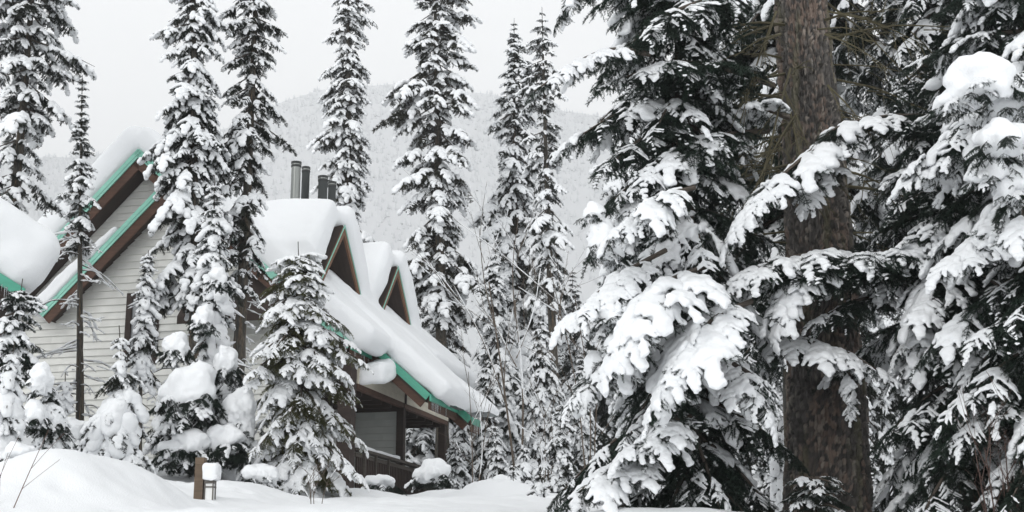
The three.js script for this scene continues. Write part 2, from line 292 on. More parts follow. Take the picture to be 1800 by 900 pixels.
    for (let k = 0; k < 12; k++) { const y = low + 0.35 + k * 0.15, h = (top - 0.25 - y - 0.15) / S; if (h > 0.08) for (let z = zc - h, n = 0; z < zc + h - 0.03; n++) { const wd = Math.min(rr(0.1, 0.2), zc + h - z); obj('shingle', box(uf - 0.55, uf - 0.535 + rr(0, 0.008), y, y + 0.15, z + 0.003, z + wd - 0.003), n % 3 ? M.shingle : M.brown, d); z += wd; } }
  }
  // snow on the roofs: one skin over rounded slabs that lie on the roof planes
  const lie = (u0, y0, u1, y1) => { const l = Math.hypot(u1 - u0, y1 - y0), dx = (u1 - u0) / l, dy = (y1 - y0) / l, s = Math.sign(dx); return (x, y) => [(x - u0) * dx + (y - y0) * dy - l / 2, (-(x - u0) * dy + (y - y0) * dx) * s, l / 2]; };
  const rl = stepsR.map(([z0, z1, e, s, o], i) => [lie(s - 0.25, rY(s - 0.25) + o, e + 0.2, rY(e + 0.2) + o), (z0 + z1) / 2, (z0 - z1) / 2 + [0.06, 0.06, 0.12, 0.1, 0][i], [0.52, 0.46, 0.46, 0.5, 0.5][i]]), al = lie(APEX[0] + 0.25, APEX[1] + 0.25, -6.8, lY(-6.8));
  const dl = dorm.flatMap(([zc, top, uf]) => [1, -1].map((q) => [lie(0, top, 2.0, top - DS * 2.0), zc, q, uf]));
  const sdf = (x, y, z) => {
    const w = 0.06 * N3(x * 0.8, y * 0.8, z * 0.8) + 0.02 * N3(x * 2.6, y * 2.6, z * 2.6) + 0.008 * N3(x * 6, y * 6, z * 6) + 0.012 * Math.abs(N3(x * 1.1 + y, y * 9, z * 1.1));
    let d = 9;
    { const [s, n, h] = al(x, y); d = Math.min(d, sdBox(s, n - 0.34, z + 1.85, h, 0.36, 2.37, 0.3)); }
    for (const [f, zc, hz, T] of rl) { const [s, n, h] = f(x, y); d = smin(d, sdBox(s, n - T / 2 + 0.01, z - zc, h, T / 2, hz, 0.2), 0.04); }
    let e = 9;
    for (const [f, zc, q, uf] of dl) { const [s, n, h] = f((z - zc) * q, y); e = smin(e, sdBox(s + 0.1, n - 0.34, x + 0.45, h + 0.1, 0.33, uf + (q > 0 ? 0.4 : 0.55), 0.22), 0.26); }
    e = Math.max(e, rY(x) + 0.1 - y, z - 0.4);
    return smin(d, e, 0.16) + w;
  };
  obj('snow', skin(sdf, V(-7.2, 5.2, -8.3), V(4.1, 11.8, 0.9), 0.075), M.snow, roof);
  const bl = lie(-3.35, 8.86, -5.1, 7.1);
  obj('snow', skin((x, y, z) => { const [s, n, h] = bl(x, y), T = 0.05 + 0.07 * clamp((s + h) / h, 0, 1.2); return sdBox(s, n - T + 0.02, z - 0.22, h, T, 0.26, 0.05) + 0.02 * N3(x * 4, y * 4, z * 4); }, V(-5.4, 6.8, -0.1), V(-3.0, 9.2, 0.6), 0.03), M.snow, cabin);

  // porch and the balcony above it
  for (const [u0, u1, z0, z1] of [[1.55, 1.82, 0.12, 0.42], [1.66, 1.82, -3.06, -2.9], [1.66, 1.82, -6.26, -6.1]]) obj('post', box(u0, u1, 3, 5.9, z0, z1), M.dark, cabin);
  for (const [z0, z1] of [[-2.86, 0.1], [-6.3, -2.92]]) {
    obj('balcony_board', box(1.8, 1.85, 5.66, 5.83, z0, z1), M.beige, cabin); obj('balcony_board', box(1.8, 1.846, 5.53, 5.657, z0, z1), M.beige, cabin);
    obj('beam', box(1.72, 1.835, 5.43, 5.527, z0, z1), M.brown, cabin);
  }
  obj('trim', box(1.853, 1.875, 5.5, 6.05, -2.95, -2.86), M.dark, cabin);
  obj('balcony_floor', box(0.43, 1.715, 5.5, 5.56, -6.3, 0.1), M.dark, cabin);
  for (let z = -6.1; z < 0; z += 0.62) obj('joist', box(0.43, 1.715, 5.36, 5.495, z, z + 0.06), M.dark, cabin);
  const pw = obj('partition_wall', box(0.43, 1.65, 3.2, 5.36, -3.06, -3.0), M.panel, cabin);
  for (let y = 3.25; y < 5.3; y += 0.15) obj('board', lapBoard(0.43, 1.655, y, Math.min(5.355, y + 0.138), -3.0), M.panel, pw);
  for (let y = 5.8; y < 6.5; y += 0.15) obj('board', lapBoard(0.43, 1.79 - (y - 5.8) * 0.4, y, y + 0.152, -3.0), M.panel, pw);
  obj('deck', box(0.43, 1.9, 3.12, 3.24, -6.4, 0.4), M.rail, cabin);
  const rail = obj('railing', [box(1.72, 1.9, 4.24, 4.29, -6.09, 0.1), box(1.8, 1.84, 4.12, 4.2, -6.09, 0.1), box(1.79, 1.85, 3.4, 3.47, -6.09, 0.1)], M.rail, cabin);
  for (let z = -6.0; z < 0.05; z += 0.105) obj('baluster', box(1.8, 1.84, 3.47, 4.12, z, z + 0.042), M.dark, rail);
  for (const z of [-0.35, -1.05, -1.85, -4.4]) obj('rail_post', box(1.845, 1.885, 3.2, 4.235, z, z + 0.06), M.rail, rail);
  obj('snow', skin((x, y, z) => sdBox(x - 1.81, y - 4.32, z + 1.25, 0.08, 0.045 + 0.02 * N3(0, 3, z * 2), 1.3, 0.035) + 0.015 * N3(x * 5, y * 5, z * 3), V(1.6, 4.2, -2.8), V(2, 4.5, 0.3), 0.03), M.snow, rail);
  obj('snow', skin((x, y, z) => sdBox(x - 1.72, y - 4.34 + 0.12 * (z + 5.4), z + 5.4, 0.2, 0.14, 0.85, 0.13) + 0.03 * N3(x * 3, y * 3, z * 3), V(1.3, 3.9, -6.6), V(2.2, 4.8, -4.2), 0.035), M.snow, rail);
cabin.updateMatrixWorld(); { const c = cabin.worldToLocal(at(670, 648, 28)); obj('balcony_snow', skin((x, y, z) => smin(sdBox(x, y + 0.04 + 0.28 * z, z, 0.28, 0.21, 0.7, 0.15), sdBox(x - 0.03, y + 0.05 + 0.28 * z, z + 0.4, 0.26, 0.2, 0.45, 0.16), 0.1) + 0.05 * N3(x * 2.5, y * 2.5, z * 2.5) + 0.015 * N3(x * 8, y * 8, z * 8), V(-0.5, -0.8, -1.1), V(0.5, 0.8, 1), 0.03), M.snow, cabin).position.copy(c); }
  obj('balcony_snow', skin((x, y, z) => sdBox(x - 1.81, y - 5.82, z + 4.6, 0.07, 0.055, 1.25, 0.04) + 0.025 * N3(x * 3, y * 6, z * 3), V(1.6, 5.7, -6.0), V(2.1, 6.1, -3.2), 0.03), M.snow, cabin);
  // flue pipes
  for (const [px, pTop, pBase, v, r, m] of [[521, 285, 350, 2.9, 0.105, M.steel], [538, 294, 350, 3.5, 0.09, M.soot], [568, 310, 350, 3.2, 0.105, M.soot], [584, 320, 350, 3.9, 0.09, M.soot]]) {
    const o = at(px, pTop, 31.4 + (v - 2.9)), q = cabin.worldToLocal(o.clone()); cabin.updateMatrixWorld();
    const top = o.y; q.copy(cabin.worldToLocal(o.clone()));
    const g = new THREE.CylinderGeometry(r, r, 2, 24, 1, true); g.translate(q.x, top - 1.12, q.z);
    const f = obj('flue_pipe', g, m, cabin);
    const c = new THREE.LatheGeometry([[0, 0], [r * 1.12, 0], [r * 1.12, -0.05], [r * 1.02, -0.055], [r * 1.02, -0.075], [r * 1.1, -0.08], [r * 1.1, -0.12], [r * 0.98, -0.13]].map(([a, b]) => new THREE.Vector2(Math.max(a, 0.0001), b)).reverse(), 24); c.translate(q.x, top, q.z);
    obj('cap', c, M.black, f);
    const b = new THREE.CylinderGeometry(r * 1.06, r * 1.06, 0.02, 24, 1, true); b.translate(q.x, top - 0.065, q.z); obj('band', b, M.steel, f);
  }
}
// the neighbouring cabin whose snowed roof corner comes in at the left edge
{
  const c = thing('neighbouring_cabin', 'cabin roof corner under a bulging snow load with icicles at the left edge', 'cabin', at(44, 510, 20), THREE.MathUtils.degToRad(32));
  const k = 20 / FOCAL, S = 0.52;
  const roof = obj('roof', slab(strip(0.05, -0.02, -3.2, -S * -3.2, 0.02, 0.14).reverse(), -5, -0.03), M.dark, c);
  obj('metal_edge', slab(strip(-3.2, S * 3.2, 0, 0, -0.02, 0.13), -0.03, 0), M.greenDark, c);
  obj('rake_board', slab(strip(-3.2, S * 3.2, 0, 0, 0.12, 0.36), -0.08, -0.035), M.dark, c);
  obj('beam', [box(-0.34, 0.02, -0.3, -0.03, -4.8, -0.09), box(-0.75, -0.45, -0.34, 0.1, -4.8, -0.2)], M.dark, c);
  obj('wall', box(-3, -0.18, -3.4, -0.05, -4.6, -0.6), M.dark, c);
  obj('snow', skin((x, y, z) => { const l = Math.hypot(1, S), s = (-x + y * S) / l, n = (x * S + y) / l; return smin(sdBox(s - 1.55, n - 0.5, z + 2.3, 1.72, 0.5, 2.4, 0.34), sdEll(x + 0.15, y - 0.35, z + 1.5, 0.38, 0.42, 1.5), 0.2) + 0.04 * N3(x * 1.2, y * 1.2, z * 1.2) + 0.012 * N3(x * 5, y * 5, z * 5); }, V(-3.6, -0.6, -5), V(0.6, 3.4, 0.5), 0.055), M.snow, roof);
  reseed(5);
  for (let i = 0; i < 11; i++) { const x = -0.18 - rr(0, 0.32); icicle(x, -x * S - 0.12, 0.005 + rr(-0.02, 0.01), rr(0.08, 0.34), c, rr(0.008, 0.016)); }
}
// ---------------------------------------------------------------- conifers
// a flat evergreen spray one unit long: needles on every twig, and the snow that lies on it
function makeSpray(o) {
  reseed(o.seed);
  const stem = (x) => V(x, o.rise * x - o.droop * x * x, o.sway * Math.sin(x * 3)), segs = [], snowSegs = [];
  const add = (a, b, r) => segs.push([a, b, r]);
  const n = 9;
  for (let i = 0; i < n; i++) add(stem(i / n), stem((i + 1) / n), i < o.bare * n ? 0 : 1);
  for (let x = o.bare + 0.02, k = 0; x < 0.97; x += o.gap * rr(0.5, 1.55), k++) {
    for (const side of k % 2 ? [1, -1] : [-1, 1]) {
      if (rnd() < o.miss) continue;
      const l = o.twig * (o.shape(x)) * rr(0.7, 1.15), a = rr(o.ang[0], o.ang[1]), d = V(Math.cos(a), 0, Math.sin(a) * side), p0 = stem(x), pts = [p0];
      for (let q = 1; q <= 3; q++) { const s = (q / 3) * l; pts.push(p0.clone().addScaledVector(d, s).add(V(0, 0.06 * s - o.tip * s * s / o.twig + rr(-0.015, 0.015), 0))); }
      for (let q = 0; q < 3; q++) add(pts[q], pts[q + 1], 1);
      if (l > o.twig * 0.45) for (let q = 0; q < o.sub; q++) {
        const t = rr(0.25, 0.9), b = pts[0].clone().lerp(pts[3], t), hang = rnd() < o.hang, e = hang ? V(d.x * 0.4, -1, d.z * 0.4) : V(d.x * 0.9 + 0.5 * rr(-1, 1), -0.25, d.z * 0.9 + 0.5 * rr(-1, 1));
        add(b, b.clone().addScaledVector(e.normalize(), l * rr(0.25, 0.5)), 1);
      }
      if (rnd() > o.snowMiss) snowSegs.push([pts[0], pts[1], pts[2], pts[3], rr(0.75, 1.2)]);
    }
  }
  const pos = [], nor = [];
  const tri = (a, b, c) => { const m = b.clone().sub(a).cross(c.clone().sub(a)).normalize(); if (m.y < 0) m.negate(); for (const p of [a, b, c]) { pos.push(p.x, p.y, p.z); nor.push(m.x, m.y, m.z); } };
  for (const [a, b, live] of segs) {
    const t = b.clone().sub(a), L = t.length(); t.normalize();
    const u = Math.abs(t.y) > 0.9 ? V(1, 0, 0) : V(0, 1, 0), s = t.clone().cross(u).normalize(), w = s.clone().cross(t);
    for (let i = 0; i < 3; i++) { const a0 = i * 2.1, a1 = a0 + 2.1, r = o.core, f = (q) => s.clone().multiplyScalar(Math.cos(q) * r).addScaledVector(w, Math.sin(q) * r); tri(a.clone().add(f(a0)), a.clone().add(f(a1)), b); }
    if (!live) continue;
    for (let x = 0; x < L; x += o.step) for (let k = 0; k < o.ring; k++) {
      const q = rr(0, 6.283), out = s.clone().multiplyScalar(Math.cos(q)).addScaledVector(w, Math.sin(q)), c = a.clone().addScaledVector(t, x + rr(0, o.step)), d = out.multiplyScalar(rr(0.6, 1)).addScaledVector(t, rr(0.5, 1.1)).normalize();
      const across = d.clone().cross(V(rr(-1, 1), rr(-1, 1), rr(-1, 1))).normalize().multiplyScalar(o.wide / 2), l = o.long * rr(0.7, 1.2);
      tri(c.clone().add(across), c.clone().sub(across), c.clone().addScaledVector(d, l));
    }
  }
  const g = new THREE.BufferGeometry();
  g.setAttribute('position', new THREE.Float32BufferAttribute(pos, 3)); g.setAttribute('normal', new THREE.Float32BufferAttribute(nor, 3));
  // snow: cushions along the stem and the twigs, flat where they lie on them
  const snowOf = (R, reach, cell, stemSnow) => {
    const caps = [];
    if (stemSnow) for (let i = 0; i < n; i++) { const a = stem(i / n), b = stem((i + 1) / n); if (i / n >= o.bare * 0.5 && rnd() < 0.62) caps.push([a, b, R * (0.75 + 0.3 * Math.sin(i * 1.9 + o.seed)), R * (0.75 + 0.3 * Math.sin((i + 1) * 1.9 + o.seed))]); }
    for (const s of snowSegs) if (reach > 0.5 || rnd() < 0.55) for (let q = 0; q < 3; q++) if (q / 3 < reach) caps.push([s[q], s[q + 1], R * s[4] * [0.8, 1.05, 0.9, 0.42][q], R * s[4] * [0.8, 1.05, 0.9, 0.42][q + 1]]);
    if (!caps.length) return null;
    const lo = V(9, 9, 9), hi = V(-9, -9, -9); for (const [a, b] of caps) for (const p of [a, b]) { lo.min(p); hi.max(p); }
    lo.addScalar(-R * 1.7); hi.addScalar(R * 2.4);
    const pre = caps.map(([a, b, r0, r1]) => { const t = b.clone().sub(a); return [a.x, a.y, a.z, t.x, t.y, t.z, 1 / t.lengthSq(), r0, r1]; });
    return skin((x, y, z) => {
      let d = 1;
      for (const [ax, ay, az, tx, ty, tz, il, r0, r1] of pre) {
        const h = clamp(((x - ax) * tx + (y - ay) * ty + (z - az) * tz) * il, 0, 1), r = r0 + (r1 - r0) * h, cx = x - ax - tx * h, cy = y - ay - ty * h, cz = z - az - tz * h;
        if (Math.abs(cx) > 0.35 || Math.abs(cz) > 0.35) continue;
        const e = Math.max((Math.hypot(cx, (cy - r * (o.flat ? 0.32 : 0.55)) * (o.flat ?? 1.1), cz) - r) * (o.flat ? 0.75 : 1), -cy - r * 0.3);
        d = smin(d, e, R * (o.flat ? 0.5 : 0.75));
      }
      return d + R * (0.36 * N3(x * 0.34 / R, y * 0.34 / R + o.seed, z * 0.34 / R) + 0.22 * N3(x * 0.9 / R, y * 0.9 / R, z * 0.9 / R + o.seed));
    }, lo, hi, cell);
  };
  return { foliage: g, hood: o.hood && snowOf(o.hood, 1, o.cell * 1.5, true), heavy: snowOf(o.snow, 1, o.cell, true), light: snowOf(o.snow * 0.55, 0.7, o.cell * 0.8, true), dust: snowOf(o.snow * 0.36, 0.5, o.cell * 0.62, false) };
}
const taper = (x) => (1 - x) * 0.85 + 0.18, leaf = (x) => Math.sin(Math.min(1, x * 1.1 + 0.25) * Math.PI) * 0.85 + 0.2;
const sprays = {
  // whole small branches for trees some way off
  mid: [1, 2, 3, 4].map((s) => makeSpray({ seed: 40 + s, rise: 0.1, droop: 0.28, sway: 0.05, bare: 0.12, gap: 0.085, miss: 0.14, twig: 0.42, shape: taper, ang: [0.75, 1.15], tip: 0.6, sub: 4, hang: 0.7, core: 0.008, step: 0.019, ring: 3, long: 0.066, wide: 0.014, snow: 0.058, hood: 0.13, snowMiss: 0.36, cell: 0.025 })),
  // sprays for the near boughs
  near: [1, 2, 3, 4].map((s) => makeSpray({ seed: 60 + s, rise: 0.12, droop: 0.32, sway: 0.06, bare: 0.06, gap: 0.07, miss: 0.18, twig: 0.4, shape: leaf, ang: [0.55, 1.1], tip: 0.42, sub: 3, hang: 0.4, core: 0.007, step: 0.011, ring: 3, long: 0.045, wide: 0.0065, snow: 0.064, hood: 0.094, flat: 1.75, snowMiss: 0.16, cell: 0.018 })),
};
// rounded loads of snow, flat below
const loads = [1, 2, 3].map((s) => skin((x, y, z) => {
  const a = sdEll(x, y - 0.3, z, 0.5, 0.42, 0.42), b = sdEll(x - 0.35 * Math.cos(s), y - 0.12, z - 0.3 * Math.sin(s * 2), 0.36, 0.3, 0.34), c = sdEll(x + 0.3, y - 0.1, z + 0.22 * Math.cos(s * 3), 0.32, 0.28, 0.3);
  return Math.max(smin(smin(a, b, 0.2), c, 0.2), -y - 0.12 + 0.1 * N3(x * 4, s, z * 4)) + 0.09 * N3(x * 2.2 + s * 9, y * 2.2, z * 2.2) + 0.03 * N3(x * 6, y * 6 + s, z * 6);
}, V(-0.95, -0.4, -0.85), V(0.95, 1, 0.85), 0.055));

const mtx = (p, dir, roll, s, sy = s) => {                             // x along dir, y as upright as it can be
  const x = dir.clone().normalize(), z = x.clone().cross(UP).normalize(), y = z.clone().cross(x);
  if (roll) { const q = new THREE.Quaternion().setFromAxisAngle(x, roll); y.applyQuaternion(q); z.applyQuaternion(q); }
  return new THREE.Matrix4().makeBasis(x.multiplyScalar(s), y.multiplyScalar(sy), z.multiplyScalar(s)).setPosition(p);
};
class Crown {                                                          // gathers sprays and snow for one tree or one bough
  constructor(kind, needle) { this.kind = kind; this.needle = needle; this.f = [[], [], [], []]; this.h = [[], [], [], []]; this.l = [[], [], [], []]; this.d = [[], [], [], []]; this.o = [[], [], [], []]; this.p = [[], [], []]; this.stems = []; this.c = [[], [], [], []]; }
  spray(m, snow, tone) {
    const k = Math.floor(rnd() * 4), r = rnd();
    this.f[k].push(m); const t = rr(0.75, 1.3); this.c[k].push(new THREE.Color().setRGB(tone[0] * t, tone[1] * t, tone[2] * t));
    if (snow < 0) return;
    if (r < snow) { this.h[k].push(m); if (this.kind === 'mid') this.d[k].push(m); } else if (r < snow + (1 - snow) * Math.min(0.5, snow * 3 + 0.05)) this.l[k].push(m); else if (r < snow + (1 - snow) * (this.kind === 'near' ? 0.6 : 0.8)) this.d[k].push(m);
  }
  hood(m, tone) { const k = Math.floor(rnd() * 4); this.f[k].push(m); this.c[k].push(new THREE.Color().setRGB(...tone)); this.o[k].push(m); }
  build(parent, bark) {
    const P = sprays[this.kind];
    for (let k = 0; k < 4; k++) {
      copies('foliage', P[k].foliage, this.needle, this.f[k], parent, this.c[k]);
      if (P[k].hood) copies('snow', P[k].hood, M.snow, this.o[k], parent);
      if (P[k].heavy) copies('snow', P[k].heavy, M.snow, this.h[k], parent);
      if (P[k].light) copies('snow', P[k].light, M.snow, this.l[k], parent);
      if (P[k].dust) copies('snow', P[k].dust, M.snow, this.d[k], parent);
    }
    for (let k = 0; k < 3; k++) copies('snow_load', loads[k], M.snow, this.p[k], parent);
    if (this.stems.length) obj('branches', this.stems, bark, parent, 'stuff');
  }
}
// a tree: crown gives [photo row, half width in photo pixels] pairs, d is its distance
function conifer(name, label, o) {
  reseed(o.seed ?? 1);
  const base = stand(o.px, o.py, o.d), t = thing(name, label, o.category ?? 'conifer', base, 0, o.group), k = o.d / FOCAL;
  const top = heightAt(base, o.top) - base.y, crown = o.crown.map(([py, w]) => [heightAt(base, py) - base.y, w * k * ((o.kind ?? 'mid') === 'mid' ? 1.2 : 1.03)]).sort((a, b) => a[0] - b[0]), low = crown[0][0];
  const R = o.trunk ?? top * 0.011, tone = o.tone ?? [1, 1, 1], C = new Crown(o.kind ?? 'mid', o.needle ?? M.needle);
  const lean = V(rr(-0.15, 0.15), 0, rr(-0.1, 0.1)).multiplyScalar(o.bend ?? 1), apex = V(base.x, base.y + top, base.z).sub(EYE).dot(FW), tilt = o.topx === undefined ? 0 : ((o.topx - 900) / FOCAL * apex - base.x) / top, spine = (y) => V(lean.x * Math.sin(y / top * 3) * 0.5 + tilt * y, y, lean.z * Math.sin(y / top * 3) * 0.5);
  obj('trunk', tube([0, 0.15, 0.3, 0.45, 0.6, 0.75, 0.9, 1].map((s) => spine(s * top - (s ? 0 : 0.4))), (s) => Math.max(0.006, R * (1 - s * 0.97) * (1 + 0.5 * Math.exp(-s * 25))), 12, 40, 0.18), M.bark, t);
  const step = o.step ?? 0.24;
  for (let y = low, w = 0; y < top - 0.1; y += step * rr(0.7, 1.3) * (0.55 + 0.45 * (1 - y / top)), w++) {
    const n = Math.max(3, Math.round((o.n ?? 5) * rr(0.7, 1.2))), rad = table([...crown, [top, 0.05]], y);
    for (let i = 0; i < n; i++) {
      const az = w * 1.1 + i / n * 6.283 + rr(-0.4, 0.4), L = Math.max(0.12, rad * (1 + (o.gaps ?? 0.7) * N3(Math.cos(az) * 1.2, y * 0.7, Math.sin(az) * 1.2 + (o.seed ?? 1))) * (Math.cos(az) < 0 ? lerp(1, o.left ?? 1, -Math.cos(az)) : lerp(1, o.right ?? 1, Math.cos(az))) * lerp(o.rough ?? 0.45, 1.2, rnd())), h = y / top;
      const pitch = (o.pitch ?? -0.7) + lerp(-0.15, 0.55, h * h * h) + rr(-0.2, 0.2), dir = V(Math.cos(az) * Math.cos(pitch), Math.sin(pitch), Math.sin(az) * Math.cos(pitch)), p = spine(y).addScaledVector(V(Math.cos(az), 0, Math.sin(az)), R * 0.4 * (1 - h));
      if (o.thin && rnd() < o.thin) continue;
      if ((o.kind ?? 'mid') === 'mid') {
        const laden = rnd() < (o.load ?? 0), q = (f, da, dp, l, sn) => C.spray(mtx(p.clone().addScaledVector(dir, L * f), V(Math.cos(az + da), Math.sin(pitch + dp), Math.sin(az + da)), rr(-0.4, 0.4), l), sn, tone), sn = o.snow ?? 0.5;
        C.stems.push(tube([p, p.clone().addScaledVector(dir, L * 0.5).add(V(0, 0.03 * L, 0)), p.clone().addScaledVector(dir, L)], (s) => 0.004 + (0.006 + 0.008 * L) * (1 - s), 4, 4));
        if (laden) C.hood(mtx(p, V(dir.x, dir.y - 0.25, dir.z), rr(-0.2, 0.2), Math.min(L * 1.05, o.loadMax ?? 0.9), Math.min(L, o.loadMax ?? 0.9) * rr(0.8, 1.1)), tone);
        else if (L < 0.5) q(0, 0, 0, L * 1.08, sn);
        if (L >= 0.5) { q(0.45, rr(-0.15, 0.15), rr(-0.2, 0.05), L * 0.62, sn); for (const sd of [-1, 1]) { q(rr(0.1, 0.5), sd * rr(0.4, 1), rr(-0.5, 0), L * rr(0.4, 0.6), sn); if (rnd() < 0.6) q(rr(0.4, 0.8), sd * rr(0.3, 0.9), rr(-0.6, -0.1), L * rr(0.25, 0.45), sn * 0.8); } }
        else q(rr(0.1, 0.4), rr(-0.9, 0.9), rr(-0.6, -0.1), L * rr(0.4, 0.7), sn * 0.8);
        if (rnd() < 0.4) C.spray(mtx(p.clone().addScaledVector(dir, L * rr(0.05, 0.5)), V(dir.x * 0.6, -0.75, dir.z * 0.6), rr(-0.6, 0.6), L * rr(0.25, 0.45)), -1, tone);
      } else limb(C, [p, p.clone().addScaledVector(dir, L * 0.35), p.clone().addScaledVector(dir, L * 0.7).add(V(0, -0.08 * L, 0)), p.clone().addScaledVector(dir, L).add(V(0, -0.2 * L, 0))], { snow: typeof o.snow === 'function' ? o.snow(y) : o.snow ?? 0.5, tone, spread: o.spread ?? 0.42, gap: o.gap ?? 0.11, load: o.load ?? 0 });
    }
  }
  if (o.dead) for (let y = o.dead[0] * low; y < low * 1.05; y += rr(0.06, 0.16) * (o.dead[2] ?? 1)) {   // bare, snow-lined lower branches
    const az = rr(0, 6.283), L = rr(0.3, 1) * o.dead[1], p = spine(y), q = p.clone().add(V(Math.cos(az) * L * 0.5, -0.1 * L + rr(-0.05, 0.1), Math.sin(az) * L * 0.5)), e = p.clone().add(V(Math.cos(az) * L, -0.32 * L + rr(-0.1, 0.1), Math.sin(az) * L));
    snowyTwig(C, [p, q, e], 0.011, rr(0.012, 0.03));
    for (let j = 0; j < 3; j++) { const s = rr(0.3, 0.9), b = p.clone().lerp(e, s).add(V(0, 0.02, 0)); snowyTwig(C, [b, b.clone().add(V(rr(-0.12, 0.12), rr(-0.08, 0.06), rr(-0.12, 0.12)).addScaledVector(e.clone().sub(p), 0.18))], 0.005, 0.014); }
  }
  C.build(t, M.bough);
  if (C.whites?.length) obj('snow', C.whites, M.snow, t, 'stuff');
  o.extra?.(t, spine, top);
  return t;
}
function snowyTwig(C, pts, r, snow) {
  C.stems.push(tube(pts, (s) => r * (1 - 0.75 * s), 4, pts.length * 2));
  if (snow) (C.whites ??= []).push(tube(pts.map((p) => p.clone().add(V(0, r * 0.6 + snow * 0.3, 0))), (s) => Math.max(0.002, snow * (0.75 + 0.35 * Math.sin(s * 17 + pts[0].x * 40)) * (s < 0.03 || s > 0.97 ? 0.35 : 1)), 6, pts.length * 5));
}
// a bough along points, sprays on both sides and at its end
function limb(C, pts, o) {
  const curve = new THREE.CatmullRomCurve3(pts, false, 'centripetal'), L = curve.getLength(), T = V(0, 0, 0);
  C.stems.push(tube(pts, (s) => (o.stem ?? 0.014 + 0.006 * L) * (1 - 0.85 * s) + 0.003, 6, pts.length * 3));
  const tone = o.tone ?? [1, 1, 1], snowy = o.even ? o.snow : rnd() < o.snow * 1.15 ? 0.66 : 0.06;
  for (let s = (o.from ?? 0.12) * L, k = 0; s < L; s += o.gap * rr(0.7, 1.3), k++) {
    const t = s / L, p = curve.getPoint(t); curve.getTangent(t, T);
    const side = (k % 2 ? 1 : -1) * rr(0.7, 1.15), flat = V(T.x, T.y, T.z), a = side, dir = flat.clone().applyAxisAngle(UP, a); dir.y += (o.sag ?? -0.12) + rr(-0.12, 0.08);
    const l = o.spread * (0.45 + 0.75 * Math.sin(Math.min(1, 0.25 + t * 0.8) * Math.PI)) * rr(0.75, 1.2);
    if (rnd() < snowy * 0.24) C.hood(mtx(p, dir, rr(-0.2, 0.2), l), tone); else C.spray(mtx(p, dir, rr(-0.3, 0.3), l), snowy, tone);
    if (o.load && rnd() < o.load) { const q = l * rr(0.35, 0.7); C.p[Math.floor(rnd() * 3)].push(mtx(p.clone().addScaledVector(dir, l * 0.4), V(dir.x, dir.y * 0.6, dir.z), 0, q, q * rr(0.55, 0.85))); }
    if (rnd() < (o.under ?? 0.55)) C.spray(mtx(p, V(dir.x * 0.5, -0.8, dir.z * 0.5), rr(-0.5, 0.5), l * 0.7), 0, tone);
  }
  curve.getTangent(1, T); C.spray(mtx(curve.getPoint(0.93), T, rr(-0.3, 0.3), o.spread * 0.9), snowy, tone);
}

// a big draped pillow of snow on a tree: humps sliding down a slope, a ragged flat underside, and the twigs that carry it
function pillow(t, px, py, d, w, h, o = {}) {
  const k = d / FOCAL, W = w * k, Hh = h * k, p = at(px, py, d), sd = px * 0.37 + py * 0.11, humps = [];
  reseed(px * 7 + py); const n = o.n ?? 6, sl = o.slope ?? 0;
  for (let i = 0; i < n; i++) { const a = i / n * 6.283 + rr(-0.4, 0.4), q = i ? rr(0.35, 0.62) : 0; humps.push([Math.cos(a) * q * W + sl * 0, (i ? rr(-0.45, 0.25) : 0.1) * Hh + sl * Math.cos(a) * q * W, Math.sin(a) * q * W * 0.8, W * (i ? rr(0.38, 0.6) : 0.72), Hh * (i ? rr(0.4, 0.62) : 0.75)]); }
  const m = obj('snow_pillow', skin((x, y, z) => {
    let e = 9; for (const [hx, hy, hz, rx, ry] of humps) e = smin(e, sdEll(x - hx, y - hy, z - hz, rx, ry, rx * 0.85), 0.3 * Math.min(W, Hh));
    const floor = -Hh * 0.62 + sl * x + 0.35 * Hh * N3(x / W * 2.4, sd, z / W * 2.4) + 0.35 * Hh * N3(x / W * 6, sd, z / W * 6) - 0.45 * Hh * smooth(0.3, 1, Math.hypot(x, z) / W);
    return Math.max(e, floor - y) + 0.2 * W * N3(x / W * 1.7 + sd, y / W * 1.7, z / W * 1.7) + 0.045 * W * N3(x / W * 5, y / W * 5 + sd, z / W * 5) + 0.014 * W * N3(x / W * 14, y / W * 14 + sd, z / W * 14);
  }, V(-W * 1.5, -Hh * 1.4, -W * 1.4), V(W * 1.5, Hh * 1.4, W * 1.4), Math.max(0.016, W * 0.07)), M.snow, t);
  m.position.copy(p).sub(t.position);
  const C = new Crown(o.kind ?? 'mid', o.needle ?? M.needleNear);
  for (let i = 0; i < (o.sprays ?? 70); i++) { const a = rr(0, 6.283), r = rr(0.35, 1.0); C.spray(mtx(V(Math.cos(a) * r * W, -Hh * rr(0.1, 0.8) + sl * Math.cos(a) * r * W, Math.sin(a) * r * W * 0.85), V(Math.cos(a), rr(-1.1, -0.3), Math.sin(a)), rr(-0.5, 0.5), W * rr(0.4, 0.95)), rnd() < 0.4 ? 0.6 : -1, [1, 1, 1]); }
  C.build(m, M.bough);
}

// one bough drawn out as a part of its own: its stem, with its foliage and its snow on it
function boughOn(t, pts, o) {
  reseed(o.seed); const C = new Crown('near', M.needleNear);
  limb(C, pts.map(([x, y, d]) => at(x, y, d).sub(t.position)), { spread: 0.42, gap: 0.085, under: 0.4, snow: 0.9, even: true, ...o });
  const m = obj('bough', C.stems, M.bough, t); C.stems = []; C.build(m, M.bough);
}
